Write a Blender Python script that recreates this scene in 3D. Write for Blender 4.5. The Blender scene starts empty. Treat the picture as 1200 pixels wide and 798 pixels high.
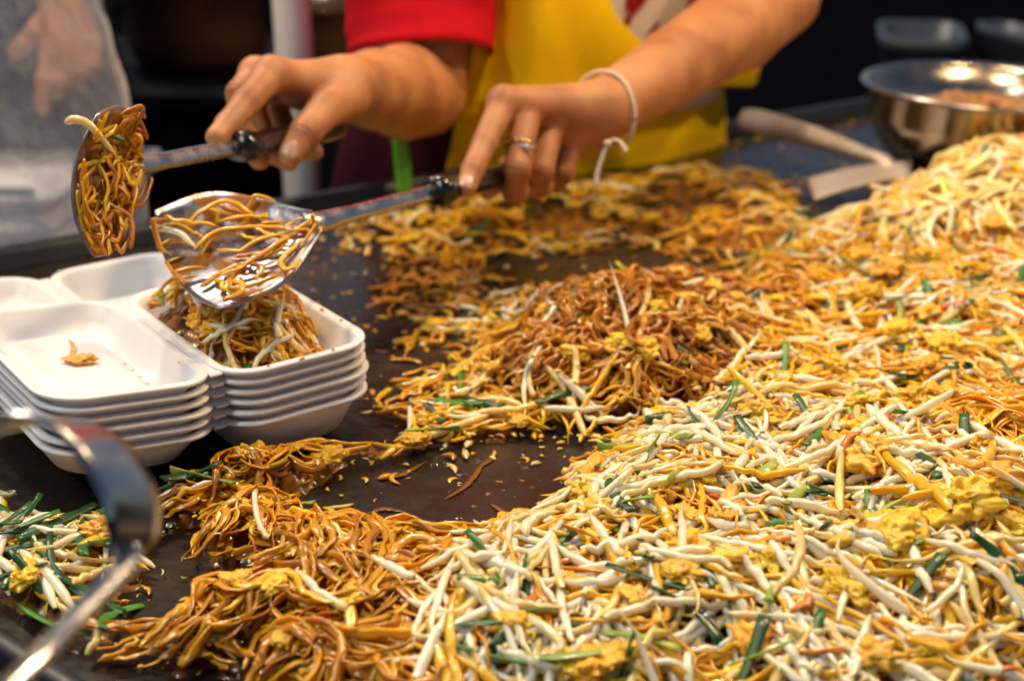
import bpy, math, random
import numpy as np
from mathutils import Vector, Matrix

S = bpy.context.scene
C = S.collection
RNG = np.random.default_rng(11)
random.seed(11)
R = math.radians

# ------------------------------------------------------------------ camera
CAM_H, PITCH, FPX = 0.408, R(22.0), 1648.0       # metres above the griddle plate, tilt, focal length in px of a 1200 px wide frame
cam = bpy.data.cameras.new('camera'); camo = bpy.data.objects.new('camera', cam); C.objects.link(camo)
camo.location = (0, 0, CAM_H); camo.rotation_euler = (R(90) - PITCH, 0, 0)
cam.sensor_width = 36; cam.lens = 36 * FPX / 1200; cam.clip_start = 0.02; cam.clip_end = 200
cam.dof.use_dof = True; cam.dof.focus_distance = 0.80; cam.dof.aperture_fstop = 5.2
S.camera = camo

# ------------------------------------------------------------------ world, sun, exposure
w = bpy.data.worlds.new('World'); S.world = w; w.use_nodes = True
nt = w.node_tree; bg = nt.nodes['Background']
sky = nt.nodes.new('ShaderNodeTexSky'); sky.sky_type = 'NISHITA'; sky.sun_disc = False
SUN_EL, SUN_AZ = R(58), R(-28)
sky.sun_elevation = SUN_EL; sky.sun_rotation = SUN_AZ
nt.links.new(sky.outputs[0], bg.inputs[0]); bg.inputs[1].default_value = 0.013
sun = bpy.data.lights.new('sun', 'SUN'); sun.energy = 0.4; sun.angle = R(3.0); sun.color = (1.0, 0.86, 0.68)
suno = bpy.data.objects.new('sun', sun); C.objects.link(suno)
sd = Vector((math.sin(SUN_AZ) * math.cos(SUN_EL), math.cos(SUN_AZ) * math.cos(SUN_EL), math.sin(SUN_EL)))
suno.rotation_euler = sd.to_track_quat('Z', 'Y').to_euler()
vs = S.view_settings; vs.view_transform = 'Standard'; vs.look = 'None'; vs.exposure = 1.88; vs.gamma = 1
vs.use_curve_mapping = False
BULB = 112.0                                       # emission strength of the stall bulbs

# ------------------------------------------------------------------ projection helpers
Z_UP = np.array((0, 0, 1.0))
sp, cp = math.sin(PITCH), math.cos(PITCH)
FWD, UPV, RGT = np.array((0, cp, -sp)), np.array((0, sp, cp)), np.array((1.0, 0, 0))
CAMP = np.array((0, 0, CAM_H))
def ray(px, py): return FWD + (px - 600) / FPX * RGT - (py - 399) / FPX * UPV
def D(px, py, d): return CAMP + d * ray(px, py)
def P(px, py, z=0.0):
    r = ray(px, py); return CAMP + (z - CAM_H) / r[2] * r
HAND_SHIFT = .06
def DH(px, py, d): return D(px, py, d + HAND_SHIFT)
def proj(p):
    q = np.asarray(p) - CAMP
    d = q @ FWD
    return 600 + FPX * (q @ RGT) / d, 399 - FPX * (q @ UPV) / d, d

# ------------------------------------------------------------------ mesh helpers
def mk(name, V, F, mat=None, parent=None, col=None, smooth=True, loc=None):
    """one mesh object from vertices and quads/tris; F is an int array (n,4)/(n,3) or a list of polygons"""
    me = bpy.data.meshes.new(name)
    V = np.asarray(V, dtype=np.float32)
    if loc is not None: V = V - np.asarray(loc, dtype=np.float32)
    if isinstance(F, np.ndarray):
        n, k = F.shape
        me.vertices.add(len(V)); me.vertices.foreach_set('co', V.ravel())
        me.loops.add(n * k); me.loops.foreach_set('vertex_index', F.astype(np.int32).ravel())
        me.polygons.add(n); me.polygons.foreach_set('loop_start', np.arange(0, n * k, k, dtype=np.int32))
    else:
        me.from_pydata(V.tolist(), [], [list(f) for f in F])
    me.update(calc_edges=True); me.validate()
    if smooth: me.polygons.foreach_set('use_smooth', np.ones(len(me.polygons), dtype=bool))
    if col is not None:
        a = me.attributes.new('Col', 'FLOAT_COLOR', 'POINT')
        c4 = np.ones((len(V), 4), dtype=np.float32); c4[:, :3] = col; a.data.foreach_set('color', c4.ravel())
    if mat: me.materials.append(mat)
    o = bpy.data.objects.new(name, me); C.objects.link(o)
    if loc is not None: o.location = loc
    if parent: o.parent = parent
    return o
def tag(o, label=None, cat=None, group=None, kind=None):
    if label: o['label'] = label
    if cat: o['category'] = cat
    if group: o['group'] = group
    if kind: o['kind'] = kind
    return o
def thing(name, label, cat, loc=(0, 0, 0), group=None):
    o = bpy.data.objects.new(name, None); C.objects.link(o); o.location = loc; o.empty_display_size = .02
    return tag(o, label, cat, group)
def join(*parts):
    Vs, Fs, Cs, n = [], [], [], 0
    for p in parts:
        Vs.append(p[0]); Fs.append(p[1] + n); n += len(p[0])
        if len(p) > 2: Cs.append(p[2])
    return (np.concatenate(Vs), np.concatenate(Fs)) + ((np.concatenate(Cs),) if Cs else ())
def tube(pts, rad, sides=8, flat=1.0, twist=None, up=(0, 0, 1)):
    """swept tube; flat squeezes the section across 'up'; ends close by their own taper"""
    pts = np.asarray(pts, float); n = len(pts); rad = np.broadcast_to(rad, (n,))
    T = np.gradient(pts, axis=0); T /= np.linalg.norm(T, axis=1, keepdims=True) + 1e-12
    upv = np.broadcast_to(np.asarray(up, float), (n, 3))
    A = np.cross(upv, T); ln = np.linalg.norm(A, axis=1, keepdims=True)
    A = np.where(ln < 1e-3, np.array((1.0, 0, 0)), A / (ln + 1e-12)); B = np.cross(T, A)
    a = np.arange(sides) * 2 * np.pi / sides
    ca, sa = np.cos(a)[None, :, None], np.sin(a)[None, :, None]
    if twist is not None:
        tw = np.asarray(twist)[:, None]
        A, B = A * np.cos(tw) + B * np.sin(tw), B * np.cos(tw) - A * np.sin(tw)
    V = pts[:, None] + rad[:, None, None] * (ca * A[:, None] + flat * sa * B[:, None])
    i = np.arange(n - 1)[:, None] * sides; j = np.arange(sides)[None]; j2 = (j + 1) % sides
    F = np.stack([i + j, i + j2, i + sides + j2, i + sides + j], -1).reshape(-1, 4)
    return V.reshape(-1, 3), F
def capped(pts, rad, sides=16, **k):
    """tube with closed ends (rings shrunk to a point)"""
    pts = np.asarray(pts, float); rad = np.broadcast_to(rad, (len(pts),))
    e = 1e-4; d0 = pts[0] - pts[1]; d0 /= np.linalg.norm(d0); d1 = pts[-1] - pts[-2]; d1 /= np.linalg.norm(d1)
    pts = np.concatenate([[pts[0] + d0 * e], pts, [pts[-1] + d1 * e]])
    rad = np.concatenate([[1e-5], rad, [1e-5]])
    return tube(pts, rad, sides, **k)
def smooth_path(ctrl, n=40):
    """Catmull-Rom through the control points"""
    c = np.asarray(ctrl, float); c = np.concatenate([[2 * c[0] - c[1]], c, [2 * c[-1] - c[-2]]])
    t = np.linspace(0, len(c) - 3 - 1e-9, n); i = t.astype(int); u = (t - i)[:, None]
    p0, p1, p2, p3 = c[i], c[i + 1], c[i + 2], c[i + 3]
    return .5 * (2 * p1 + (p2 - p0) * u + (2 * p0 - 5 * p1 + 4 * p2 - p3) * u ** 2 + (3 * p1 - p0 - 3 * p2 + p3) * u ** 3)
def loft(rings, closed=True, cap0=False, cap1=False):
    """rings: (m,k,3) -> quads; caps as a fan towards the ring's centre"""
    r = np.asarray(rings, float)
    if cap0: r = np.concatenate([np.broadcast_to(r[0].mean(0), r[0].shape)[None] * .999 + r[0][None] * .001, r])
    if cap1: r = np.concatenate([r, np.broadcast_to(r[-1].mean(0), r[-1].shape)[None] * .999 + r[-1][None] * .001])
    m, k = r.shape[:2]
    i = np.arange(m - 1)[:, None] * k; j = np.arange(k if closed else k - 1)[None]; j2 = (j + 1) % k
    F = np.stack([i + j, i + j2, i + k + j2, i + k + j], -1).reshape(-1, 4)
    return r.reshape(-1, 3), F
def sheet(G, thick):
    """a grid (m,k,3) of points given real thickness along its normals: closed solid"""
    m, k = G.shape[:2]
    nu, nv = np.gradient(G, axis=0), np.gradient(G, axis=1)
    N = np.cross(nu, nv); N /= np.linalg.norm(N, axis=2, keepdims=True) + 1e-12
    A, B = (G + N * thick / 2).reshape(-1, 3), (G - N * thick / 2).reshape(-1, 3)
    i = np.arange(m - 1)[:, None] * k; j = np.arange(k - 1)[None]
    F = np.stack([i + j, i + k + j, i + k + j + 1, i + j + 1], -1).reshape(-1, 4)
    edge = np.concatenate([np.arange(k), np.arange(2, m) * k - 1 if m > 2 else [], (m - 1) * k + np.arange(k)[::-1], (np.arange(1, m - 1) * k)[::-1]]).astype(int)
    e2 = np.roll(edge, -1); off = m * k
    E = np.stack([edge, e2, e2 + off, edge + off], -1)
    return np.concatenate([A, B]), np.concatenate([F, F[:, ::-1] + off, E])
def box(c, sx, sy, sz, rot=0.0, bev=0.003):
    """bevelled block as a loft of rounded rectangles"""
    rr = []
    for dz, ins in ((-sz / 2, bev), (-sz / 2 + bev, 0), (sz / 2 - bev, 0), (sz / 2, bev)):
        rr.append(rrect(sx - 2 * ins, sy - 2 * ins, max(bev, .0005), dz))
    V, F = loft(rr, True, True, True)
    cr, sr = math.cos(rot), math.sin(rot)
    V = V @ np.array([[cr, sr, 0], [-sr, cr, 0], [0, 0, 1]]) + np.asarray(c)
    return V, F
def rrect(sx, sy, r, z, n=6):
    pts = []
    for q, (cx, cy) in enumerate(((1, 1), (-1, 1), (-1, -1), (1, -1))):
        for t in np.linspace(0, math.pi / 2, n):
            a = q * math.pi / 2 + t
            pts.append((cx * (sx / 2 - r) + r * math.cos(a), cy * (sy / 2 - r) + r * math.sin(a), z))
    return np.array(pts)

# smooth value noise on arrays
_G = RNG.standard_normal((64, 64, 64)).astype(np.float32)
def noise3(p, s=1.0):
    p = np.asarray(p, float) * s + 100.37; i = np.floor(p).astype(int); f = p - i; f = f * f * (3 - 2 * f)
    out = 0
    for dx in (0, 1):
        for dy in (0, 1):
            for dz in (0, 1):
                wgt = (f[..., 0] if dx else 1 - f[..., 0]) * (f[..., 1] if dy else 1 - f[..., 1]) * (f[..., 2] if dz else 1 - f[..., 2])
                out = out + wgt * _G[(i[..., 0] + dx) % 64, (i[..., 1] + dy) % 64, (i[..., 2] + dz) % 64]
    return out

# signed-distance bodies -> one continuous surface
def cones_sdf(pts, prims, k):
    d = np.full(pts.shape[:3], .06, np.float32)
    for a, b, ra, rb in prims:
        a, b = np.asarray(a, float), np.asarray(b, float); ab = b - a
        m = max(ra, rb) + .03
        lo, hi = np.minimum(a, b) - m, np.maximum(a, b) + m
        s = tuple(slice(*np.searchsorted(ax, (l, h_))) for ax, l, h_ in zip(cones_sdf.axes, lo, hi))
        q = pts[s] - a
        if q.size == 0: continue
        t = np.clip((q @ ab) / (ab @ ab + 1e-12), 0, 1)
        dd = np.linalg.norm(q - t[..., None] * ab, axis=-1) - (ra + (rb - ra) * t)
        x = d[s]; h_ = np.clip(.5 + .5 * (x - dd) / k, 0, 1)
        d[s] = x * (1 - h_) + dd * h_ - k * h_ * (1 - h_)
    return d
def smin(a, b, k):
    h_ = np.clip(.5 + .5 * (b - a) / k, 0, 1); return b * (1 - h_) + a * h_ - k * h_ * (1 - h_)
def surface_net(d, org, h):
    s = d < 0; nx, ny, nz = d.shape
    cnt = np.zeros((nx - 1, ny - 1, nz - 1), np.int8)
    offs = [(a, b, c) for a in (0, 1) for b in (0, 1) for c in (0, 1)]
    for a, b, c in offs: cnt += s[a:nx - 1 + a, b:ny - 1 + b, c:nz - 1 + c]
    I = np.argwhere((cnt > 0) & (cnt < 8)); idx = np.full(cnt.shape, -1, np.int64); idx[tuple(I.T)] = np.arange(len(I))
    acc = np.zeros((len(I), 3)); num = np.zeros(len(I))
    for a in offs:
        for ax in range(3):
            if a[ax]: continue
            b = list(a); b[ax] = 1
            va, vb = d[tuple((I + a).T)], d[tuple((I + b).T)]
            m = (va < 0) != (vb < 0)
            t = np.where(m, va / np.where(m, va - vb, 1), 0)
            p = I + np.asarray(a, float); p[:, ax] += t
            acc[m] += p[m]; num[m] += 1
    V = acc / num[:, None] * h + org
    F = []
    for ax in range(3):
        u, v = (ax + 1) % 3, (ax + 2) % 3
        sl = [slice(None)] * 3; sl[ax] = slice(0, -1); s0 = s[tuple(sl)]; sl[ax] = slice(1, None); s1 = s[tuple(sl)]
        E = np.argwhere(s0 != s1)
        E = E[(E[:, u] > 0) & (E[:, v] > 0) & (E[:, u] < d.shape[u] - 1) & (E[:, v] < d.shape[v] - 1)]
        flip = s0[tuple(E.T)]
        q = []
        for du, dv in ((1, 1), (0, 1), (0, 0), (1, 0)):
            e = E.copy(); e[:, u] -= du; e[:, v] -= dv; q.append(idx[tuple(e.T)])
        q = np.stack(q, -1); q[~flip] = q[~flip][:, ::-1]; F.append(q)
    return V, np.concatenate(F)
def sdf_mesh(groups, h, kk=.007):
    """groups: list of (prims, k inside, k to the rest); later groups are blended into the first"""
    allp = [p for g in groups for p in g[0]]
    lo = np.min([np.minimum(p[0], p[1]) - max(p[2], p[3]) for p in allp], 0) - 3 * h
    hi = np.max([np.maximum(p[0], p[1]) + max(p[2], p[3]) for p in allp], 0) + 3 * h
    cones_sdf.axes = [np.arange(lo[i], hi[i], h) for i in range(3)]
    pts = np.stack(np.meshgrid(*cones_sdf.axes, indexing='ij'), -1).astype(np.float32)
    d = None
    for prims, k, kt in groups:
        g = cones_sdf(pts, prims, k); d = g if d is None else smin(d, g, kt)
    return surface_net(d, lo, h)

# ------------------------------------------------------------------ materials
def mat(name, base=(.5, .5, .5), rough=.5, metal=0.0, coat=0.0, sss=0.0, sssr=(1, .5, .3), scale=.003, attr=False, spec=.5):
    m = bpy.data.materials.new(name); m.use_nodes = True; n = m.node_tree.nodes; b = n['Principled BSDF']
    b.inputs['Base Color'].default_value = (*base, 1); b.inputs['Roughness'].default_value = rough
    b.inputs['Metallic'].default_value = metal; b.inputs['Coat Weight'].default_value = coat; b.inputs['Coat Roughness'].default_value = .08
    b.inputs['Specular IOR Level'].default_value = spec
    if sss:
        b.inputs['Subsurface Weight'].default_value = sss; b.inputs['Subsurface Radius'].default_value = sssr; b.inputs['Subsurface Scale'].default_value = scale
    if attr:
        a = n.new('ShaderNodeAttribute'); a.attribute_name = 'Col'; m.node_tree.links.new(a.outputs['Color'], b.inputs['Base Color'])
    return m
def nodes(m): return m.node_tree.nodes, m.node_tree.links, m.node_tree.nodes['Principled BSDF']
def add_noise(m, scale, detail=4, coord='Object', stretch=None):
    n, l, b = nodes(m)
    tc = n.new('ShaderNodeTexCoord'); t = n.new('ShaderNodeTexNoise'); t.inputs['Scale'].default_value = scale; t.inputs['Detail'].default_value = detail
    if stretch:
        mp = n.new('ShaderNodeMapping'); mp.inputs['Scale'].default_value = stretch[:3]
        if len(stretch) > 3: mp.inputs['Rotation'].default_value = (0, 0, stretch[3])
        l.new(tc.outputs[coord], mp.inputs[0]); l.new(mp.outputs[0], t.inputs['Vector'])
    else: l.new(tc.outputs[coord], t.inputs['Vector'])
    return t
def ramp(m, src, stops):
    n, l, b = nodes(m); r = n.new('ShaderNodeValToRGB'); e = r.color_ramp.elements
    while len(e) < len(stops): e.new(.5)
    for k, (p, c) in enumerate(stops):
        e[k].position = p; e[k].color = (*c, 1) if hasattr(c, '__len__') else (c, c, c, 1)
    l.new(src, r.inputs[0]); return r
def bump(m, src, strength, dist):
    n, l, b = nodes(m); k = n.new('ShaderNodeBump'); k.inputs['Strength'].default_value = strength; k.inputs['Distance'].default_value = dist
    l.new(src, k.inputs['Height']); l.new(k.outputs[0], b.inputs['Normal']); return k
def colour_by(m, t, stops): 
    n, l, b = nodes(m); l.new(ramp(m, t.outputs['Fac'], stops).outputs[0], b.inputs['Base Color'])
def rough_by(m, t, a, b_):
    n, l, b = nodes(m); l.new(ramp(m, t.outputs['Fac'], [(.3, a), (.7, b_)]).outputs[0], b.inputs['Roughness'])

M = {}
m = M['pan'] = mat('seasoned_steel', (.03, .025, .02), .3, 0.0, .15, spec=.3)
t = add_noise(m, 9, 6); colour_by(m, t, [(.3, (.008, .0065, .006)), (.52, (.022, .016, .012)), (.72, (.06, .04, .025))])
t2 = add_noise(m, 55, 6, stretch=(1, 1.5, 1, .5)); rough_by(m, t2, .14, .40); bump(m, t2.outputs['Fac'], .32, .0014)
m = M['rim'] = mat('dark_steel', (.035, .04, .05), .4, .6); t = add_noise(m, 25, 4); rough_by(m, t, .3, .55); bump(m, t.outputs['Fac'], .1, .001)
m = M['noodle'] = mat('noodle', attr=True, rough=.26, coat=.45, sss=.4, sssr=(1, .4, .05), scale=.005, spec=.4)
nodes(m)[2].inputs['Coat Roughness'].default_value = .16
t = add_noise(m, 330, 4); bump(m, t.outputs['Fac'], .45, .0006)
m = M['sprout'] = mat('sprout', attr=True, rough=.25, coat=.5, sss=.85, sssr=(1, .85, .5), scale=.0055)
t = add_noise(m, 200, 2); bump(m, t.outputs['Fac'], .12, .0004)
m = M['chive'] = mat('chive', attr=True, rough=.38, coat=.15, sss=.1, sssr=(.4, 1, .2), scale=.002)
t = add_noise(m, 120, 2, stretch=(1, 1, 1)); bump(m, t.outputs['Fac'], .15, .0005)
m = M['egg'] = mat('egg', attr=True, rough=.42, coat=.15, sss=.3, sssr=(1, .5, .1), scale=.004)
t = add_noise(m, 150, 5); bump(m, t.outputs['Fac'], .5, .0015)
m = M['oil'] = mat('oil', (.05, .022, .006), .06, 0, 1.0)
m = M['steel'] = mat('steel', (.56, .53, .50), .22, 1.0)
t = add_noise(m, 60, 5, stretch=(1, 1, 1)); rough_by(m, t, .14, .34); bump(m, t.outputs['Fac'], .06, .0008)
m = M['worn_steel'] = mat('worn_steel', (.5, .46, .42), .35, 1.0)
t = add_noise(m, 90, 6); colour_by(m, t, [(.28, (.36, .27, .18)), (.5, (.56, .53, .50))]); rough_by(m, t, .22, .42); bump(m, t.outputs['Fac'], .1, .0008)
def sauced(name, lo, hi, sc):
    m = M[name] = mat(name, (.56, .53, .50), .36, 1.0); n, l, b = nodes(m)
    t = add_noise(m, sc, 5); k = ramp(m, t.outputs['Fac'], [(lo, 0.0), (hi, 1.0)])
    mx = n.new('ShaderNodeMix'); mx.data_type = 'RGBA'; mx.inputs[6].default_value = (.36, .35, .37, 1); mx.inputs[7].default_value = (.34, .13, .012, 1)
    l.new(k.outputs[0], mx.inputs[0]); l.new(mx.outputs[2], b.inputs['Base Color'])
    inv = n.new('ShaderNodeMath'); inv.operation = 'SUBTRACT'; inv.inputs[0].default_value = 1; l.new(k.outputs[0], inv.inputs[1]); l.new(inv.outputs[0], b.inputs['Metallic'])
    l.new(ramp(m, t.outputs['Fac'], [(lo - .1, .40), (hi, .24)]).outputs[0], b.inputs['Roughness']); bump(m, t.outputs['Fac'], .4, .003)
sauced('smeared_steel', .47, .58, 50); sauced('sauced_steel', .36, .50, 60)
m = M['bowl_steel'] = mat('bowl_steel', (.42, .36, .30), .2, 1.0); t = add_noise(m, 50, 4); rough_by(m, t, .14, .28)
m = M['ladle_steel'] = mat('ladle_steel', (.50, .49, .50), .2, 1.0); t = add_noise(m, 40, 4); rough_by(m, t, .14, .3)
M['turner_steel'] = mat('turner_steel', (.62, .55, .48), .42, .35)
m = M['grip'] = mat('grip', (.006, .006, .007), .25, 0, .3)
m = M['foam'] = mat('foam', (.82, .82, .83), .45, 0, 0, .25, (1, 1, 1), .004)
t = add_noise(m, 700, 2); bump(m, t.outputs['Fac'], .06, .0004)
m = M['skin'] = mat('skin', (.42, .20, .10), .52, 0, .0, .15, (1, .35, .15), .005)
t = add_noise(m, 28, 5); colour_by(m, t, [(.3, (.36, .135, .05)), (.55, (.50, .215, .082)), (.75, (.55, .26, .11))])
n, l, b = nodes(m); at_ = n.new('ShaderNodeAttribute'); at_.attribute_name = 'Col'; mu = n.new('ShaderNodeMix'); mu.data_type = 'RGBA'; mu.blend_type = 'MULTIPLY'; mu.inputs[0].default_value = 1
l.new(b.inputs['Base Color'].links[0].from_socket, mu.inputs[6]); l.new(at_.outputs['Color'], mu.inputs[7]); l.new(mu.outputs[2], b.inputs['Base Color'])
t2 = add_noise(m, 420, 4); bump(m, t2.outputs['Fac'], .45, .0008)
m = M['nail'] = mat('nail', (.58, .36, .27), .25, 0, .4)
def cloth(name, c, sc=1500):
    m = M[name] = mat(name, c, .85, spec=.15)
    t = add_noise(m, sc / 8, 3); bump(m, t.outputs['Fac'], .15, .001)
    t2 = add_noise(m, 7, 4); c = np.array(c); colour_by(m, t2, [(.3, tuple(c * .8)), (.7, tuple(np.minimum(c * 1.12, .9)))])
cloth('red_cloth', (.52, .004, .014)); cloth('yellow_cloth', (.88, .54, .003)); cloth('maroon_cloth', (.05, .006, .012)); cloth('green_cloth', (.10, .33, .03))
cloth('white_cloth', (.75, .66, .6)); cloth('dark_cloth', (.003, .003, .005)); cloth('print_red', (.30, .01, .01)); cloth('grey_cloth', (.35, .33, .3))
m = M['gold'] = mat('gold', (.8, .5, .2), .2, 1.0); m = M['gem'] = mat('gem', (.85, .85, .9), .05, .6)
m = M['string'] = mat('string', (.72, .58, .46), .8); t = add_noise(m, 900, 2); bump(m, t.outputs['Fac'], .4, .0006)
m = M['hair'] = mat('hair', (.01, .008, .007), .4)
m = M['post'] = mat('painted_post', (.80, .80, .80), .45); t = add_noise(m, 12, 5); rough_by(m, t, .3, .6)
m = M['asphalt'] = mat('asphalt', (.02, .02, .022), .9, spec=.0); t = add_noise(m, 40, 6); colour_by(m, t, [(.3, (.003, .003, .005)), (.7, (.009, .009, .011))]); bump(m, t.outputs['Fac'], .3, .004)
m = M['dark_wood'] = mat('dark_wood', (.02, .012, .008), .5); t = add_noise(m, 10, 5, stretch=(1, 12, 1)); colour_by(m, t, [(.3, (.012, .008, .006)), (.7, (.03, .018, .011))])
m = M['dark_metal'] = mat('dark_metal', (.008, .009, .014), .7, .0, spec=.04); t = add_noise(m, 14, 4); rough_by(m, t, .6, .8)
m = M['clay'] = mat('brown_enamel', (.10, .045, .02), .3, .2, .3); t = add_noise(m, 14, 5); colour_by(m, t, [(.3, (.05, .022, .011)), (.7, (.14, .065, .028))])
m = M['blue_plastic'] = mat('pale_plastic', (.05, .075, .11), .5); t = add_noise(m, 6, 4); rough_by(m, t, .35, .55)
m = M['wood'] = mat('pale_wood', (.42, .31, .22), .55); t = add_noise(m, 18, 5, stretch=(2, 14, 2)); colour_by(m, t, [(.3, (.40, .35, .31)), (.7, (.55, .49, .44))])
m = M['film'] = mat('clear_film', (.9, .9, .95), .12)
n, l, b = nodes(m); out = n['Material Output']
tr = n.new('ShaderNodeBsdfTransparent'); tr.inputs[0].default_value = (.90, .91, .96, 1); mx = n.new('ShaderNodeMixShader')
lw = n.new('ShaderNodeLayerWeight'); lw.inputs[0].default_value = .42
t = add_noise(m, 16, 5, stretch=(3, 3, 1)); bump(m, t.outputs['Fac'], 1.0, .022)
l.new(ramp(m, lw.outputs['Facing'], [(0, .15), (.8, .9)]).outputs[0], mx.inputs[0]); l.new(tr.outputs[0], mx.inputs[1]); l.new(b.outputs[0], mx.inputs[2]); l.new(mx.outputs[0], out.inputs[0])
m = M['bulb'] = mat('lit_bulb', (1, 1, 1)); b = nodes(m)[2]; b.inputs['Emission Color'].default_value = (1.0, .70, .38, 1); b.inputs['Emission Strength'].default_value = BULB
m = M['tube'] = mat('lit_tube', (1, 1, 1)); b = nodes(m)[2]; b.inputs['Emission Color'].default_value = (1.0, .95, .87, 1); b.inputs['Emission Strength'].default_value = BULB * .31
m = M['label_print'] = mat('label_print', (.25, .5, .4), .5)

# ================================================================== SETTING
tag(mk('street_ground', np.array([(-60, -60, -.86), (60, -60, -.86), (60, 60, -.86), (-60, 60, -.86)]), np.array([[0, 1, 2, 3]]), M['asphalt']), kind='structure')

# ---- griddle: plate, raised lip, flange, legs
BA, BB = P(370, 252)[:2], P(1000, 138)[:2]; be = (BB - BA) / np.linalg.norm(BB - BA); bn = np.array((-be[1], be[0]))
FA, FB = P(0, 722, .016)[:2], P(125, 798, .016)[:2]; fe = (FB - FA) / np.linalg.norm(FB - FA)
def cross_line(p, u, q, v):
    A = np.array([u, -v]).T; s = np.linalg.solve(A, q - p); return p + s[0] * u
corner_left = cross_line(BA, be, FA, fe)
corner_back = BA + be * 1.15
corner_front = FA + fe * .62
corner_right = corner_back - bn * 1.05
POLY = np.array([corner_left, corner_front, corner_right, corner_back])
griddle = thing('griddle', 'wide dark seasoned steel griddle with a raised rim under all the food', 'griddle', (0.25, .8, 0))
gl = np.array((0.25, .8, 0))
def inset(poly, d):
    n = len(poly); out = []
    for i in range(n):
        a, b, c = poly[i - 1], poly[i], poly[(i + 1) % n]
        u, v = (b - a) / np.linalg.norm(b - a), (c - b) / np.linalg.norm(c - b)
        out.append(cross_line(a + np.array((-u[1], u[0])) * d, u, b + np.array((-v[1], v[0])) * d, v))
    return np.array(out)
def ring3(poly, z): return np.c_[poly, np.full(len(poly), z)]
def dens(poly, z, n=24):
    return np.concatenate([[a + (b - a) * t for t in np.linspace(0, 1, n, endpoint=False)] for a, b in zip(ring3(poly, z), np.roll(ring3(poly, z), -1, 0))])
pl = [ring3(POLY, 0), ring3(POLY, -.006)]
V = np.concatenate([pl[0], pl[1]]); F = [[0, 1, 2, 3], [7, 6, 5, 4]] + [[i, i + 4, (i + 1) % 4 + 4, (i + 1) % 4] for i in range(4)]
mk('plate', V - gl, F, M['pan'], griddle, smooth=False)
V, F = loft([dens(inset(POLY, .0005), .001), dens(inset(POLY, -.004), .012), dens(inset(POLY, -.006), .017), dens(inset(POLY, -.010), .0185), dens(inset(POLY, -.016), .0180), dens(inset(POLY, -.018), .016), dens(inset(POLY, -.018), -.06), dens(inset(POLY, -.0155), -.06), dens(inset(POLY, -.0155), .012), dens(inset(POLY, -.009), .012), dens(inset(POLY, -.002), -.0065)])
mk('rim', V - gl, F, M['rim'], griddle)
for c in inset(POLY, .03):
    V, F = capped([(*c, -.86), (*c, -.4), (*c, -.007)], .018, 12); mk('leg', V - gl, F, M['dark_metal'], griddle)

# ---- background: post, dark table with pots, pale tubs, cloth
def cyl_at(px, py, d, r, z0, z1, name, m, parent=None):
    c = D(px, py, d); V, F = capped([(c[0], c[1], z0), (c[0], c[1], (z0 + z1) / 2), (c[0], c[1], z1)], r, 24); return mk(name, V, F, m, parent)
t = thing('stall_post', 'pale round post standing behind the cook beside the red sleeve', 'post', (*D(347, 100, 1.62)[:2], -.86))
c = np.array(t.location)
V, F = capped([(0, 0, .02), (0, 0, 1), (0, 0, 2.2)], .0215, 24); mk('pole', V, F, M['post'], t)
V, F = loft([rrect(.14, .14, .01, 0), rrect(.14, .14, .01, .015), rrect(.12, .12, .01, .02)], True, True, True); mk('base_plate', V, F, M['dark_metal'], t)

def table(name, label, c, sx, sy, ztop, rot, m):
    t = thing(name, label, 'table', (c[0], c[1], -.86)); t.rotation_euler = (0, 0, rot); H = ztop + .86
    V, F = box((0, 0, H - .015), sx, sy, .03); mk('table_top', V, F, m, t)
    for u in (-1, 1):
        for v in (-1, 1):
            V, F = box((u * (sx / 2 - .04), v * (sy / 2 - .04), (H - .032) / 2), .04, .04, H - .034); mk('leg', V, F, M['dark_metal'], t)
    V, F = box((0, -sy / 2 + .04, H - .12), sx - .13, .02, .16); mk('apron_board', V, F, m, t)
    return t
tc = D(235, 40, 2.25)
table('back_table', 'dark blue-black table in the gloom left of the post', (tc[0] - .05, tc[1] + .12), .9, .5, tc[2] - .07, R(-6), M['dark_metal'])
def pot(name, label, c, r, h, m):
    t = thing(name, label, 'pot', c)
    prof = [(.001, .002), (r * .8, .002), (r * .94, h * .15), (r, h * .45), (r * .97, h), (r * 1.07, h + .004), (r * 1.07, h + .008), (r * .95, h + .006), (r * .93, h * .5), (r * .8, h * .12), (.001, h * .1)]
    a = np.arange(32) * 2 * np.pi / 32
    V, F = loft([np.c_[q * np.cos(a), q * np.sin(a), np.full(32, z)] for q, z in prof]); mk('body', V, F, m, t)
    V, F = loft([np.c_[q * np.cos(a), q * np.sin(a), np.full(32, z)] for q, z in ((r * 1.02, h + .0085), (r * .95, h + .018), (r * .5, h + .036), (.018, h + .042), (.001, h + .042))]); mk('lid', V, F, m, t)
    V, F = capped([(0, 0, h + .04), (0, 0, h + .055), (0, 0, h + .07)], [.008, .014, .012], 12); mk('knob', V, F, M['dark_metal'], t)
    for s in (-1, 1):
        V, F = tube(smooth_path([(s * r * .98, -.035, h * .7), (s * (r + .025), -.025, h * .73), (s * (r + .025), .025, h * .73), (s * r * .98, .035, h * .7)], 14), .005, 8); mk('handle', V, F, M['dark_metal'], t)
zt = tc[2] - .07
pot('cooking_pot', 'larger brown enamel pot with lid on the dark back table', (tc[0] - .03, tc[1] + .12, zt), .12, .13, M['clay'])
pot('cooking_pot', 'smaller brown enamel pot with lid on the dark back table next to the post', (tc[0] + .2, tc[1] + .14, zt), .085, .09, M['clay'])
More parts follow.
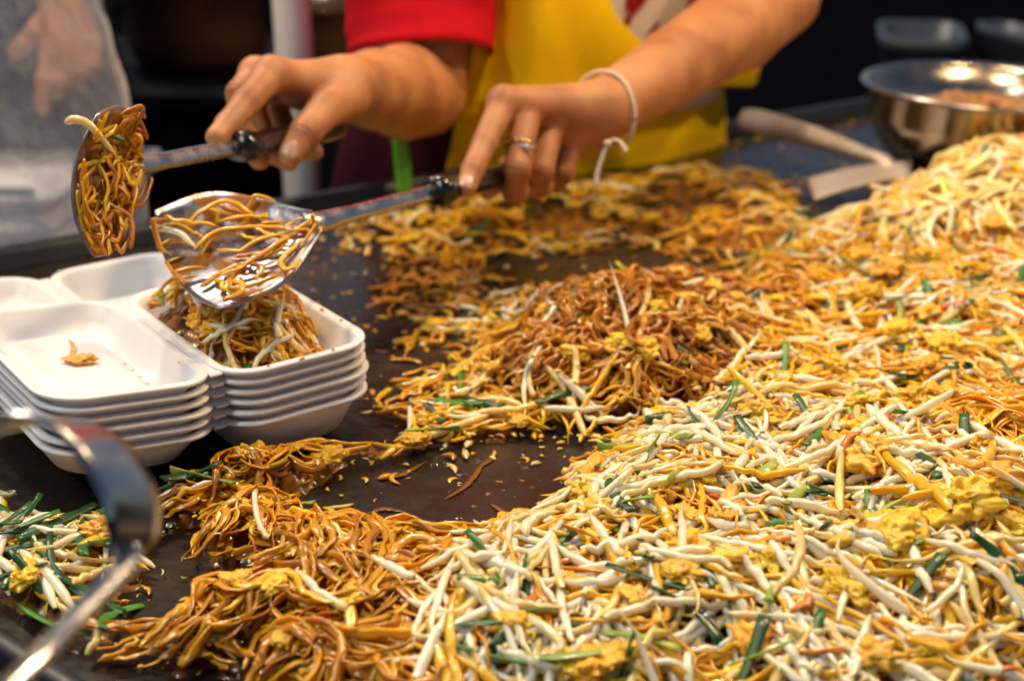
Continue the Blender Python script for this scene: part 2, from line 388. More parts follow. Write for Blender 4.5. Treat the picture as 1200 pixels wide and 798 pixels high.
def tub(label, px, py, d, sx, sy, h, rot):
    c = D(px, py, d); t = thing('plastic_tub', label, 'tub', (c[0], c[1], -.859), 'pale tubs in the dark behind the bowl'); t.rotation_euler = (0, 0, rot)
    hh = c[2] + .86
    # a stool under each tub carries it
    V, F = loft([rrect(sx * .86, sy * .86, .04, hh - h), rrect(sx * .97, sy * .97, .04, hh - .02), rrect(sx * 1.06, sy * 1.06, .04, hh - .018), rrect(sx * 1.06, sy * 1.06, .04, hh), rrect(sx * .94, sy * .94, .04, hh), rrect(sx * .84, sy * .84, .04, hh - h + .01)], True, True, True)
    mk('basin', V, F, M['blue_plastic'], t)
    V, F = box((0, 0, hh - h - .012), sx, sy, .02); mk('stand_top', V, F, M['dark_metal'], t)
    for u in (-1, 1):
        for v in (-1, 1):
            V, F = box((u * (sx / 2 - .03), v * (sy / 2 - .03), (hh - h - .024) / 2), .03, .03, hh - h - .026); mk('leg', V, F, M['dark_metal'], t)
tub('wider pale blue tub on a dark stand beyond the steel bowl', 1080, 36, 2.5, .14, .20, .10, R(-12))
tub('narrow pale blue tub on a dark stand at the right edge beyond the bowl', 1190, 34, 2.5, .07, .16, .14, R(20))

# ---- hanging bulbs, mirrored in the steel bowl, and an unseen tube lighting the foreground
def bulb(label, loc, r=.035):
    t = thing('hanging_bulb', label, 'lamp', loc, 'bulbs strung over the griddle')
    a = np.arange(24) * 2 * np.pi / 24
    V, F = loft([np.c_[q * np.cos(a), q * np.sin(a), np.full(24, z)] for q, z in ((.001, -r), (r * .5, -r * .87), (r * .87, -r * .5), (r, 0), (r * .9, r * .5), (r * .55, r * 1.1), (r * .4, r * 1.5), (.001, r * 1.5))]); mk('globe', V, F, M['bulb'], t)
    V, F = capped([(0, 0, r * 1.45), (0, 0, r * 2), (0, 0, r * 2.6)], r * .45, 16); mk('socket', V, F, M['dark_metal'], t)
    V, F = capped([(0, 0, r * 2.5), (0, 0, .5), (0, 0, 1.0)], .003, 6); mk('cable', V, F, M['dark_metal'], t)
bulb('bare warm bulb hanging over the left half of the griddle', (-.78, 1.32, .95))
bulb('bare warm bulb hanging over the middle of the griddle', (.26, 1.15, .86))
bulb('bare warm bulb hanging over the right of the griddle', (.80, 1.2, .90))
t = thing('tube_lamp', 'white tube lamp hanging in front left above the griddle', 'lamp', (-.75, .2, 1.25))
V, F = capped([(-.1, -.35, 0), (0, 0, 0), (.1, .35, 0)], .016, 16); mk('tube', V, F, M['tube'], t)
V, F = box((0, 0, .04), .05, .74, .03, R(-16)); mk('fixture', V, F, M['rim'], t)
for s in (-1, 1):
    V, F = capped([(s * .07, s * .25, .05), (s * .07, s * .25, .5), (s * .07, s * .25, .9)], .003, 6); mk('cable', V, F, M['dark_metal'], t)

# ================================================================== FOAM BOXES
BW, BL, BD = .107, .178, .029                      # one half: across the hinge, along it, depth
ANG = R(36); ex = np.array((math.cos(ANG), math.sin(ANG))); ey = np.array((-math.sin(ANG), math.cos(ANG)))
def tray(sgn, depth, lid):
    """half of a clamshell in local coordinates; the hinge lies on x=0, the half on the +x / -x side; rim at z=0"""
    def rr(ins, z, r): 
        q = rrect(BW - 2 * ins, BL - 2 * ins, max(r - ins, .004), z, 9); q[:, 0] += sgn * BW / 2; return q
    r = .027
    rings = [rr(.019, -depth, .042), rr(.0145, -depth + .0012, .039), rr(.0085, -depth * .45, .034), rr(.0056, -.0036, r), rr(.0050, -.0027, r), rr(.0006, -.0027, r), rr(.0, -.0021, r), rr(.0, -.0007, r), rr(.0008, -.0003, r),
             rr(.0022, 0, r), rr(.0058, -.0004, r), rr(.0076, -.0022, r), rr(.0115, -depth * .45, .028), rr(.0170, -depth + .0050, .032), rr(.0210, -depth + .0034, .036)]
    if lid: rings += [rr(.024, -depth + .0034, .036), rr(.0255, -depth + .0052, .036), rr(.030, -depth + .0056, .036)]
    return loft(rings, True, True, True)
ZTOP, NB, DZ = .070, 6, .0070
LT = np.array([[math.cos(R(7)), 0, -math.sin(R(7))], [0, 1, 0], [math.sin(R(7)), 0, math.cos(R(7))]])     # the lids stand a little open
def clamshell(label, z, jx=0, jy=0, jr=0, at=None, ang=ANG, food=False):
    o = P(258, 440, ZTOP)[:2] if at is None else at
    t = thing('foam_box', label, 'food box', (*(o + ey * (BL / 2 - .007) * (1 if at is None else 0) + np.array((jx, jy))), z), 'open white foam boxes'); t.rotation_euler = (0, 0, ang + jr)
    V, F = tray(1, BD, False); V[:, 0] += .0015; mk('base', V, F, M['foam'], t)
    V, F = tray(-1, .022, True); V = V @ LT; V[:, 0] -= .0015; ld = mk('lid', V, F, M['foam'], t)
    V, F = box((0, 0, -.0018), .008, BL - .024, .0018, 0, .0005); mk('hinge', V, F, M['foam'], t)
    if food is not None and at is None and z == ZTOP:
        for k in range(4):
            V, F = box((-.028 - .006 * k * 0, -.036 + k * .013, -.0165), .0035, .007, .0016, R(18), .0006); mk('embossed_bump', V @ LT, F, M['foam'], ld)
    return t
ords = ['topmost open foam box, holding fried noodles, on the white stack', 'second open foam box from the top of the white stack', 'third open foam box from the top of the white stack',
        'third open foam box from the bottom of the white stack', 'second open foam box from the bottom of the white stack', 'bottom open foam box of the white stack, resting on the steel']
for k in range(NB):
    clamshell(ords[k], ZTOP - k * DZ, *(RNG.normal(0, .0006, 2) if k else (0, 0)), RNG.normal(0, .006) if k else 0)
BOXO = P(258, 440, ZTOP)[:2] + ey * (BL / 2 - .007)
def boxlocal(x, y): 
    q = np.stack([x - BOXO[0], y - BOXO[1]], -1); return q @ ex, q @ ey
bk = P(43, 308, .055)[:2] - ey * BL / 2 
clamshell('open empty foam box standing behind the white stack', .046, at=bk, ang=R(36))
clamshell('lower open empty foam box under the one behind the white stack', .0385, at=bk + np.array((.001, -.001)), ang=R(37))
clamshell('lowest open empty foam box behind the white stack', .031, at=bk + np.array((-.001, 0)), ang=R(35.5))

# ================================================================== STEEL BOWL
bc = P(1150, 198, 0); TILT = R(9)
bowl = thing('steel_bowl', 'shiny round steel mixing bowl holding crumbs at the back of the griddle', 'bowl', bc); bowl.rotation_euler = (R(-1), R(1), 0)
a = np.arange(64) * 2 * np.pi / 64
def lathe(prof, n=64):
    a = np.arange(n) * 2 * np.pi / n
    return loft([np.c_[q * np.cos(a), q * np.sin(a), np.full(n, z)] for q, z in prof])
BR, BH = .130, .092
V, F = lathe([(.001, .002), (.07, .002), (.100, .010), (.119, .032), (.1295, .06), (BR, BH - .002), (BR + .003, BH + .002), (BR + .009, BH + .003), (BR + .0115, BH), (BR + .009, BH - .003), (BR + .004, BH - .003), (BR - .001, BH - .005), (BR - .006, .06), (.1155, .031), (.098, .0125), (.07, .0045), (.001, .0045)][::-1])
mk('shell', V, F, M['bowl_steel'], bowl)

# ================================================================== SPATULAS
def blade_grid(N, Mi, W, dish, nw=.17, m=26, k=17, belly=.0):
    """shovel-shaped blade: N neck, Mi middle of the cutting edge, W half width vector"""
    u = Mi - N; wv = W; nn = np.cross(u, wv); nn /= np.linalg.norm(nn)
    G = np.zeros((m, k, 3))
    for i, s in enumerate(np.linspace(0, 1, m)):
        hw = (nw + (1 - nw) * math.sin(min(s / .66, 1) * math.pi / 2) ** 1.1) * (1 - .05 * max(0, (s - .68) / .32) ** 2)
        for j, tt in enumerate(np.linspace(-1, 1, k)):
            bow = -.05 * (tt * hw) ** 2 + .05
            G[i, j] = N + u * (s * (1.10 - .12 * (abs(tt) ** 2.2) * s)) + wv * tt * hw + nn * (dish * abs(tt) ** 2.2 * min(1, .35 + hw * .7) + belly * math.sin(s * math.pi))
    return G, nn
def spatula(name, label, J, E, tcol, G, grip_r, shaft_r, end=1.0, bm_='worn_steel'):
    J, E = np.asarray(J), np.asarray(E); ax = E - J; t = thing(name, label, 'spatula', J)
    V, F = sheet(G, .0014); mk('blade', V - J, F, M[bm_], t)
    col_ = J + ax * tcol; un = ax / np.linalg.norm(ax)
    root = G[2].mean(0); 
    pts = smooth_path([root + (root - J) * .1, J, J + ax * .12, J + ax * .25, col_ + un * .004], 26)
    rr = np.interp(np.linspace(0, 1, 26), [0, .2, .5, 1], [shaft_r * 1.5, shaft_r * 1.35, shaft_r, shaft_r * 1.05])
    V, F = capped(pts, rr, 14, flat=.5, up=FWD * -1); mk('shaft', V - J, F, M['steel'], t)
    L = np.linalg.norm(ax) * (end - tcol)
    q = np.linspace(0, 1, 22); pr_ = np.interp(q, [0, .03, .12, .16, .5, .85, .97, 1], [.93, 1.12, 1.15, .95, 1.08, 1.0, .85, .5]) * grip_r
    g = [col_ + un * L * s for s in q]; V, F = capped(g, pr_, 18, flat=.8, up=(0, 0, 1)); gp = mk('grip', V - J, F, M['grip'], t)
    V, F = capped([col_ - un * .001, col_ + un * .006, col_ + un * .013], [grip_r * 1.05, grip_r * 1.2, grip_r * 1.17], 18, flat=.85); mk('collar', V - J, F, M['grip'], gp)
    return t
# spatula over the box
J2, E2 = DH(376, 260, .872), DH(660, 185, 1.16)
N2, L2, B2 = DH(374, 262, .868), DH(180, 258, .874), DH(260, 377, .822)
G2, n2 = blade_grid(N2, (L2 + B2) / 2, (B2 - L2) / 2, .010)
if n2 @ (CAMP - N2) < 0: G2, n2 = blade_grid(N2, (L2 + B2) / 2, (L2 - B2) / 2, .010)
spatula('wok_spatula', 'steel wok spatula with black grip, face up, tipping noodles into the foam box', J2, E2, .405, G2, .0115, .0058, .84, 'smeared_steel')
# spatula held on its side
J1, E1 = DH(158, 195, .858), DH(400, 150, 1.09)
N1, T1, U1 = DH(160, 194, .858), DH(93, 132, .800), DH(90, 306, .800)
G1, n1 = blade_grid(N1, (T1 + U1) / 2, (T1 - U1) / 2, .012)
if n1 @ (CAMP - N1) < 0: G1, n1 = blade_grid(N1, (T1 + U1) / 2, (U1 - T1) / 2, .012)
spatula('wok_spatula', 'food-caked wok spatula with black grip, held on its side at the left', J1, E1, .44, G1, .0115, .0062, 1.0, 'sauced_steel')
# resting turner at the back right
tn = P(1015, 205, .02)
turner = thing('turner', 'food-stained turner with pale wooden handle lying at the back of the griddle', 'turner', tn)
h0, h1, h2 = P(868, 138, .050), P(925, 152, .044), P(1012, 180, .030)
V, F = capped(smooth_path([h0, h0 * .75 + h1 * .25, h1, h1 * .4 + h2 * .6, h2], 24), np.interp(np.linspace(0, 1, 24), [0, .06, .3, .6, 1], [.008, .014, .0175, .015, .0095]), 16, flat=.75); mk('handle', V - tn, F, M['wood'], turner)
e0, e1 = P(1034, 188, .030), P(1044, 200, .022)
V, F = capped(smooth_path([h2 * .97 + h1 * .03, h2, e0, e1], 14), .0105, 12, flat=.6); mk('neck', V - tn, F, M['turner_steel'], turner)
q0, q1, q2, q3 = P(946, 210, .022), P(1068, 190, .026), P(1066, 209, .022), P(955, 234, .018)
G = np.array([[(q0 * (1 - a) + q1 * a) * (1 - b_) + (q3 * (1 - a) + q2 * a) * b_ + Z_UP * .004 * math.sin(a * 3) for a in np.linspace(0, 1, 12)] for b_ in np.linspace(0, 1, 8)])
V, F = sheet(G, .0025); mk('blade', V - tn, F, M['turner_steel'], turner)

# ================================================================== LADLE HANDLE (front left)
ld = thing('ladle', 'out of focus steel ladle with a bent strap handle at the lower left corner', 'ladle', D(150, 650, .50))
lo = np.array(ld.location)
path = smooth_path([D(-75, 560, .50), D(-45, 512, .495), D(5, 494, .49), D(62, 492, .488), D(112, 520, .487), D(146, 570, .487), D(158, 618, .488), D(150, 655, .49)], 60)
Gs = []
for i, p in enumerate(path):
    tgt = path[min(i + 1, 59)] - path[max(i - 1, 0)]; tgt /= np.linalg.norm(tgt)
    s = i / 59; wdir = np.cross(tgt, np.cross(FWD * .86 + np.array((0.50, .0, -.15)), tgt)); wdir /= np.linalg.norm(wdir)
    hw = np.interp(s, [0, .3, .55, .8, .93, 1], [.012, .012, .0135, .0135, .010, .0050])
    Gs.append([p + wdir * hw * q for q in np.linspace(-1, 1, 7)])
V, F = sheet(np.array(Gs), .0022); mk('strap', V - lo, F, M['ladle_steel'], ld)
V, F = capped(smooth_path([D(152, 640, .49), D(146, 664, .485), D(90, 722, .46), D(20, 795, .43), D(-120, 930, .37)], 30), .0046, 14, flat=.75); mk('rod', V - lo, F, M['ladle_steel'], ld)
lb = D(-75, 575, .50)
V, F = lathe([(.001, 0), (.02, .002), (.034, .010), (.042, .024), (.044, .034), (.0455, .034), (.0435, .023), (.0355, .0085), (.021, .0005), (.001, -.0016)], 40)
mk('scoop', V + lb + np.array((-.03, 0, -.03)) - lo, F, M['ladle_steel'], ld)

# ================================================================== PEOPLE
e3, n3 = np.array((be[0], be[1], 0)), np.array((bn[0], bn[1], 0)); Z3 = np.array((0, 0, 1.0))
def chain(pts, rad): return [(pts[i], pts[i + 1], rad[i], rad[i + 1]) for i in range(len(pts) - 1)]
def nail(tip, dip, r, name, parent, side):
    """small fingernail plate on the side of the fingertip facing 'side'"""
    ax = tip - dip; ax /= np.linalg.norm(ax); up = side - ax * (side @ ax); up /= np.linalg.norm(up); rt = np.cross(ax, up)
    G = []
    for u in np.linspace(-1, 1, 9):
        row = []
        for v in np.linspace(-1, 1, 9):
            s = math.sqrt(max(0, 1 - .35 * u * u * v * v)); x, y = u * s, v * s
            th = y * .95
            row.append(tip + ax * (r * .12 + x * r * .74) + rt * math.sin(th) * r * .86 + up * (math.cos(th) * r * .98 + .0004 - .16 * r * max(x, 0) ** 2))
        G.append(row)
    V, F = sheet(np.array(G), .0007); return mk(name, V, F, M['nail'], parent)

def torso_prims(c, lean, sh, hip, z0):
    """coarse body: legs, pelvis, chest, neck and head around the axis c"""
    up = Z3 + lean
    q = lambda u, v, z: np.array((c[0], c[1], 0)) + e3 * u + n3 * v + np.array((0, 0, z)) + lean * z
    P_ = [(q(-hip * .45, 0, z0), q(hip * .45, 0, z0), .115, .115), (q(-.07, 0, z0 + .18), q(.07, 0, z0 + .18), .105, .105), (q(-sh * .55, 0, .30), q(sh * .55, 0, .30), .10, .10),
          (q(-sh, .01, .375), q(sh, .01, .375), .052, .052), (q(0, 0, z0), q(0, 0, .36), .11, .10), (q(0, 0, .38), q(0, -.01, .50), .05, .048)]
    for s in (-1, 1):
        P_ += chain([q(s * .09, 0, z0 - .03), q(s * .095, -.01, -.42), q(s * .095, .015, -.79)], [.088, .058, .038])
        P_ += [(q(s * .095, .02, -.825), q(s * .105, -.13, -.835), .032, .026)]
    H_ = [(q(0, -.005, .60), q(0, -.03, .57), .088, .078), (q(0, -.04, .55), q(0, -.055, .52), .055, .035), (q(0, -.112, .578), q(0, -.128, .562), .009, .012),
          (q(-.092, -.01, .575), q(-.092, 0, .60), .012, .014), (q(.092, -.01, .575), q(.092, 0, .60), .012, .014)]
    return P_, H_, q

def skin_detail(V, F, fingers, mcps, wrist):
    """creases and redness at the joints, faint tendons: returns moved vertices and a tint"""
    N = np.zeros_like(V); fn = np.cross(V[F[:, 1]] - V[F[:, 0]], V[F[:, 2]] - V[F[:, 0]])
    for k in range(4): np.add.at(N, F[:, k], fn)
    N /= np.linalg.norm(N, axis=1, keepdims=True) + 1e-12; tint = np.ones_like(V); off = np.zeros(len(V))
    for f in fingers:
        pts = [f[0][0]] + [q[1] for q in f]; rads = [f[0][2]] + [q[3] for q in f]
        for k in range(1, len(pts) - 1):
            a_, b_ = pts[k] - pts[k - 1], pts[k + 1] - pts[k]; a_ = a_ / np.linalg.norm(a_); b_ = b_ / np.linalg.norm(b_); ax = (a_ + b_) / (np.linalg.norm(a_ + b_) + 1e-9); od = a_ - b_; od = od / (np.linalg.norm(od) + 1e-9)
            d_ = V - pts[k]; near_ = np.exp(-(np.linalg.norm(d_, axis=1) / (rads[k] * 1.35)) ** 4); s_ = d_ @ ax; w_ = near_ * np.clip(N @ od + .25, 0, 1)
            cr = sum(a * np.exp(-((s_ - c_ * rads[k]) / .0011) ** 2) for a, c_ in ((1, 0), (.75, .42), (.75, -.42), (.5, .8), (.4, -.8)))
            off -= .00080 * cr * w_; tint *= 1 - (cr * w_)[:, None] * np.array((.34, .46, .50)) - (w_ * .55)[:, None] * np.array((.10, .24, .22))
    for m_ in mcps:
        w_ = np.exp(-(np.linalg.norm(V - m_, axis=1) / .016) ** 2); tint *= 1 - w_[:, None] * np.array((.04, .17, .15))
        ax = wrist - m_; L_ = np.linalg.norm(ax); ax = ax / L_; d_ = V - m_; s_ = d_ @ ax; lat = np.linalg.norm(d_ - s_[:, None] * ax, axis=1)
    bl = noise3(V * 55)[:, None]; tint *= 1 + bl * np.array((.03, .06, .06))
    return V + N * off[:, None], np.clip(tint, .3, 1.2)

def add_face(q, parent):
    for s in (-1, 1):
        V, F = lathe([(.0001, -.011), (.006, -.009), (.011, 0), (.006, .009), (.0001, .011)], 14); mk('eye', V + q(s * .033, -.098, .592), F, M['gem'], parent)
    V, F = capped(smooth_path([q(-.024, -.098, .538), q(0, -.108, .536), q(.024, -.098, .538)], 10), [.002, .004, .005, .005, .005, .005, .005, .005, .004, .002], 10, flat=.6); mk('mouth', V, F, M['print_red'], parent)
    a = np.arange(24) * 2 * np.pi / 24; rr = []
    for z, r, v in ((.50, .06, .05), (.53, .088, .03), (.57, .098, .022), (.62, .1, .012), (.66, .088, .005), (.69, .055, 0), (.70, .005, 0)):
        rr.append([q(math.cos(t) * r, math.sin(t) * r * (1.0) + v, z) for t in a])
    V, F = loft(rr, True, True, True); mk('hair', V, F, M['hair'], parent)

# ---------- the cook
e3, n3 = np.array((math.cos(R(26)), math.sin(R(26)), 0)), np.array((-math.sin(R(26)), math.cos(R(26)), 0))
TC = np.array((.025, 1.63)); lean = -n3 * .22
P_, H_, q = torso_prims(TC, lean, .165, .20, -.02)
cook_at = np.array((TC[0], TC[1], -.855))
# arm on the right of the picture
shA, elA, wrA = q(.175, 0, .37), DH(914, -2, 1.36), DH(708, 130, 1.125)
armA = chain([shA, shA * .5 + elA * .5 + n3 * .0, elA], [.052, .045, .040]) + chain([elA, elA * .72 + wrA * .28, elA * .35 + wrA * .65, wrA], [.040, .043, .033, .0265])
ib = {'mcp': [DH(590, 121, 1.067), DH(618, 126, 1.078), DH(646, 143, 1.098), DH(670, 166, 1.118)]}
palmA = []
for k, (m_, r_) in enumerate(zip(ib['mcp'], (.0118, .0118, .0113, .0105))):
    wp = wrA + (m_ - wrA) * .12 + np.array((0, 0, .004 - .003 * k)); palmA += [(wp, m_, .0185, r_), (m_ + np.array((0, 0, .0015)), m_ + (wrA - m_) * .12 + np.array((0, 0, .002)), .0118, .009)]
palmA += [(DH(628, 150, 1.105), DH(690, 145, 1.135), .016, .022)]
fA = [chain([ib['mcp'][0], DH(568, 168, 1.036), DH(554, 199, 1.014), DH(546.5, 219, 1.004)], [.0118, .0098, .0088, .0078]),
      chain([ib['mcp'][1], DH(606, 198, 1.050), DH(603, 224, 1.066), DH(612, 224, 1.088)], [.0120, .0108, .0098, .0085]),
      chain([ib['mcp'][2], DH(634, 201, 1.080), DH(630, 219, 1.095), DH(640, 217, 1.112)], [.0115, .0104, .0094, .0082]),
      chain([ib['mcp'][3], DH(659, 203, 1.112), DH(652, 214, 1.125), DH(655, 205, 1.138)], [.0105, .0092, .0084, .0074]),
      chain([DH(660, 150, 1.13), DH(625, 178, 1.112), DH(596, 200, 1.10), DH(572, 220, 1.062)], [.017, .0135, .0105, .0085])]
armsets = []
VA, FA_ = sdf_mesh([(armA[2:] + palmA, .0085, 1)] + [(f, .0035, .0030 if i else .006) for i, f in enumerate(fA)], .0014)
VA, TA = skin_detail(VA, FA_, fA[:4], ib['mcp'], wrA)
# arm on the left of the picture
shB, elB, wrB = q(-.175, -.01, .36), DH(496, 110, 1.33), DH(404, 103, 1.082)
armB = chain([shB, shB * .5 + elB * .5, elB], [.053, .047, .043]) + chain([elB, elB * .7 + wrB * .3, elB * .35 + wrB * .65, wrB], [.040, .0425, .034, .0262])
mB = [DH(318, 88, 1.018), DH(300, 88, 1.042), DH(306, 94, 1.066), DH(328, 102, 1.085)]
palmB = []
for k, (m_, r_) in enumerate(zip(mB, (.0125, .0125, .012, .011))): palmB += [(wrB + (m_ - wrB) * .1, m_, .0195, r_), (m_ + np.array((0, 0, .0015)), m_ + (wrB - m_) * .12 + np.array((0, 0, .002)), .0118, .009)]
palmB += [(DH(398, 112, 1.07), DH(350, 108, 1.05), .021, .014)]
fB = [chain([mB[0], DH(289, 120, .984), DH(267, 147, .966), DH(254, 161, .953)], [.0122, .0104, .0092, .008]),
      chain([mB[1], DH(281, 110, 1.024), DH(286, 158, 1.020), DH(304, 187, 1.010)], [.012, .0105, .0095, .0082]),
      chain([mB[2], DH(296, 128, 1.060), DH(318, 178, 1.045), DH(338, 189, 1.030)], [.0115, .0100, .0092, .0080]),
      chain([mB[3], DH(326, 132, 1.088), DH(346, 172, 1.070), DH(368, 178, 1.052)], [.0105, .0092, .0084, .0074]),
      chain([DH(404, 116, 1.066), DH(380, 130, 1.032), DH(358, 156, 1.004), DH(341, 180, .996)], [.019, .0138, .0118, .0098])]
VB, FB_ = sdf_mesh([(armB[2:] + palmB, .0085, 1)] + [(f, .0035, .0030 if i else .006) for i, f in enumerate(fB)], .0014)
VB, TB = skin_detail(VB, FB_, fB, mB, wrB)
V0, F0 = sdf_mesh([(P_ + armA[:2] + armB[:2], .03, 1), (H_, .012, .01)], .009)
V, F, TT = join((V0, F0, np.ones_like(V0)), (VA, FA_, TA), (VB, FB_, TB))
cook = mk('person', V, F, M['skin'], col=TT, loc=cook_at)
tag(cook, 'cook in a red t-shirt and yellow apron holding two spatulas over the griddle', 'person')
def cpart(name, VF, m, parent=None):
    V, F = VF; return mk(name, V - cook_at, F, m, parent or cook)
add = lambda tip, dip, r, side: nail(tip - cook_at, dip - cook_at, r, 'fingernail', cook, side)
add(DH(546.5, 219, 1.004), DH(554, 199, 1.014), .0078, -FWD + UPV * .35)
add(DH(341, 180, .996), DH(358, 156, 1.004), .0098, -FWD - RGT * .05)
# ring and thread bracelet
rA, rB_ = fA[1][0][0], fA[1][0][1]; rc = rA * .32 + rB_ * .68; ax = (rB_ - rA) / np.linalg.norm(rB_ - rA)
u_ = np.cross(ax, FWD); u_ /= np.linalg.norm(u_); v_ = np.cross(ax, u_)
rp = [rc + (u_ * math.cos(t) + v_ * math.sin(t)) * .0122 for t in np.linspace(0, 2 * np.pi, 33)]
rg = cpart('ring', tube(rp, .0014, 8), M['gold'])
for k, (dx, dy, r) in enumerate(((0, 0, .0032), (1.2, .2, .0017), (-1.2, -.2, .0017))):
    cc = rc - FWD * .0128 + u_ * (dx * .004) - RGT * 0 ; cc = rc + (-FWD * .95 + RGT * .35) / 1.01 * .0136 + u_ * dx * .0036
    V, F = lathe([(.0001, -r), (r * .7, -r * .6), (r, 0), (r * .75, r * .5), (r * .4, r * .8), (.0001, r * .8)], 12); cpart('stone', (V + cc, F), M['gem'], rg) if k == 0 else cpart('stone', (V + cc, F), M['gem'], rg)
wc = DH(696, 133, 1.12); ax = elA - wrA; ax /= np.linalg.norm(ax); ax = ax + UPV * -.10; ax /= np.linalg.norm(ax)
u_ = np.cross(ax, FWD); u_ /= np.linalg.norm(u_); v_ = np.cross(ax, u_); wc = wrA * .985 + elA * .015
bp = [wc + (u_ * math.cos(t) * .0318 + v_ * math.sin(t) * .0285) + ax * .004 * math.sin(2 * t) for t in np.linspace(0, 2 * np.pi, 49)]
br = cpart('string_bracelet', tube(bp, .0018, 8), M['string'])
kn = DH(712, 168, 1.09)
cpart('string_end', capped(smooth_path([kn, kn + RGT * .006 + UPV * .003, kn + RGT * .012 + UPV * -.001, kn + RGT * .0155 - UPV * .007], 14), np.interp(np.linspace(0, 1, 14), [0, 1], [.0016, .0030]), 8, flat=.5), M['string'], br)
cpart('string_end', capped(smooth_path([kn, kn - RGT * .004 - UPV * .010, kn - RGT * .008 - UPV * .022, kn - RGT * .010 - UPV * .036], 14), np.interp(np.linspace(0, 1, 14), [0, 1], [.0018, .0026]), 8, flat=.5), M['string'], br)
V, F = lathe([(.0001, -.003), (.0026, -.002), (.0034, 0), (.0026, .002), (.0001, .003)], 12); cpart('knot', (V + kn, F), M['string'], br)

# clothes: rings round the torso axis, with folds
def torso_ring(z, off, a0=-math.pi, a1=math.pi, n=96, fold=0.0, extra=None):
    """angle 0 looks towards the griddle (-n), positive towards the right of the picture"""
    t = np.linspace(a0, a1, n, endpoint=not (a1 - a0 > 6.28))
    w_ = np.interp(z, [-.30, -.12, -.02, .12, .30, .38, .43], [.255, .245, .232, .205, .205, .195, .09]) + off
    d_ = np.interp(z, [-.30, -.12, -.02, .12, .30, .38, .43], [.150, .135, .128, .118, .118, .085, .07]) + off
    pw = .78
    x = np.sign(np.sin(t)) * np.abs(np.sin(t)) ** pw * w_; y = np.sign(np.cos(t)) * np.abs(np.cos(t)) ** pw * d_
    g = np.array((TC[0], TC[1], 0)) + e3 * x[:, None] - n3 * y[:, None] + Z3 * z + lean * z
    if fold:
        f = fold * (noise3(np.stack([t * 2.2, np.full(n, z * 5.0), t * 0], -1)) + .5 * noise3(np.stack([t * 5, np.full(n, z * 16), t * 0 + 4], -1)))
        out = e3 * np.sin(t)[:, None] - n3 * np.cos(t)[:, None]; g = g + out * f[:, None]
    if extra is not None: g = g + extra(t, z)
    return g
zs = np.linspace(.098, .43, 46)
G = np.array([torso_ring(z, .012, fold=.0035) for z in zs]); G = np.concatenate([G, G[:, :1]], 1)
cpart('shirt', sheet(G, .002), M['red_cloth'])
def sleeve(sh, el, t_end, r0, r1, name, seed, hemdir):
    ax = el - sh; L = np.linalg.norm(ax); ax = ax / L; u = np.cross(ax, FWD); u /= np.linalg.norm(u); v = np.cross(ax, u); G = []
    for s in np.linspace(-.08, t_end, 30):
        row = []
        for t in np.linspace(0, 2 * np.pi, 49):
            dr = (u * math.cos(t) + v * math.sin(t)); f = .0035 * float(noise3(np.array((math.cos(t) * 1.6 + seed, math.sin(t) * 1.6, s * 9)))) + .003 * float(noise3(np.array((math.cos(t) * .8 + seed, math.sin(t) * .8 + 7, s * 22))))
            hem = .0022 if t_end - .055 < s < t_end - .045 else 0
            row.append(sh + ax * L * (s + .05 * (dr @ hemdir) * max(s, 0)) + dr * (np.interp(s, [-.08, .2, t_end], [.05, r0, r1]) + f * min(1, max(0, s * 5)) - hem))
        G.append(row)
    return sheet(np.array(G), .002)
cpart('sleeve', sleeve(shB, elB, .86, .070, .074, 'sleeve', 3.0, UPV * 1.0 + RGT * -.2), M['red_cloth'])
cpart('sleeve', sleeve(shA, elA, .56, .064, .062, 'sleeve', 9.0, UPV), M['red_cloth'])
zs = np.linspace(-.78, .102, 46)
def skirt_ring(z):
    k = np.interp(z, [-.78, -.3, -.06], [.05, .03, .006]); return torso_ring(z if z > -.06 else -.06 + (z + .06) * .1, k, fold=.012 * min(1, max(.1, -z * 2))) * np.array((1, 1, 0)) + Z3 * z
G = np.array([skirt_ring(z) for z in zs]); G = np.concatenate([G, G[:, :1]], 1); cpart('skirt', sheet(G, .002), M['maroon_cloth'])
# apron: bib that pouches over the waist tie, skirt panel below
def apron_profile(z): return np.interp(z, [-.40, -.10, .005, .035, .052, .070, .10, .20, .36, .40], [.040, .030, .014, .006, .006, .040, .048, .030, .020, .018])
def scoop(t):                                           # height of the bib's upper edge round the body
    return np.interp(t, [-1.2, -.75, -.15, 0, .12, .22, .34, .5, 1.2], [.36, .36, .30, .17, .115, .112, .135, .20, .30])
ta = np.linspace(-.60, 1.10, 90); G = []
for s in np.linspace(0, 1, 60):
    row = []
    for t in ta:
        top = float(scoop(t)); bot = .082 + .006 * math.sin(t * 5); z = bot + (top - bot) * s
        f = .014 * float(noise3(np.array((t * 4.5, z * 4, 3.0)))) + .006 * float(noise3(np.array((t * 5.0 + z * 10, z * 9, 5.0))))
        g = torso_ring(z, float(apron_profile(z)), t, t + .001, 2)[0]; g = g + (e3 * math.sin(t) - n3 * math.cos(t)) * (f + .006)
        row.append(g)
    G.append(row)
apron = cpart('apron', sheet(np.array(G), .0022), M['yellow_cloth'])
ta = np.linspace(-.66, 1.15, 90); G = []
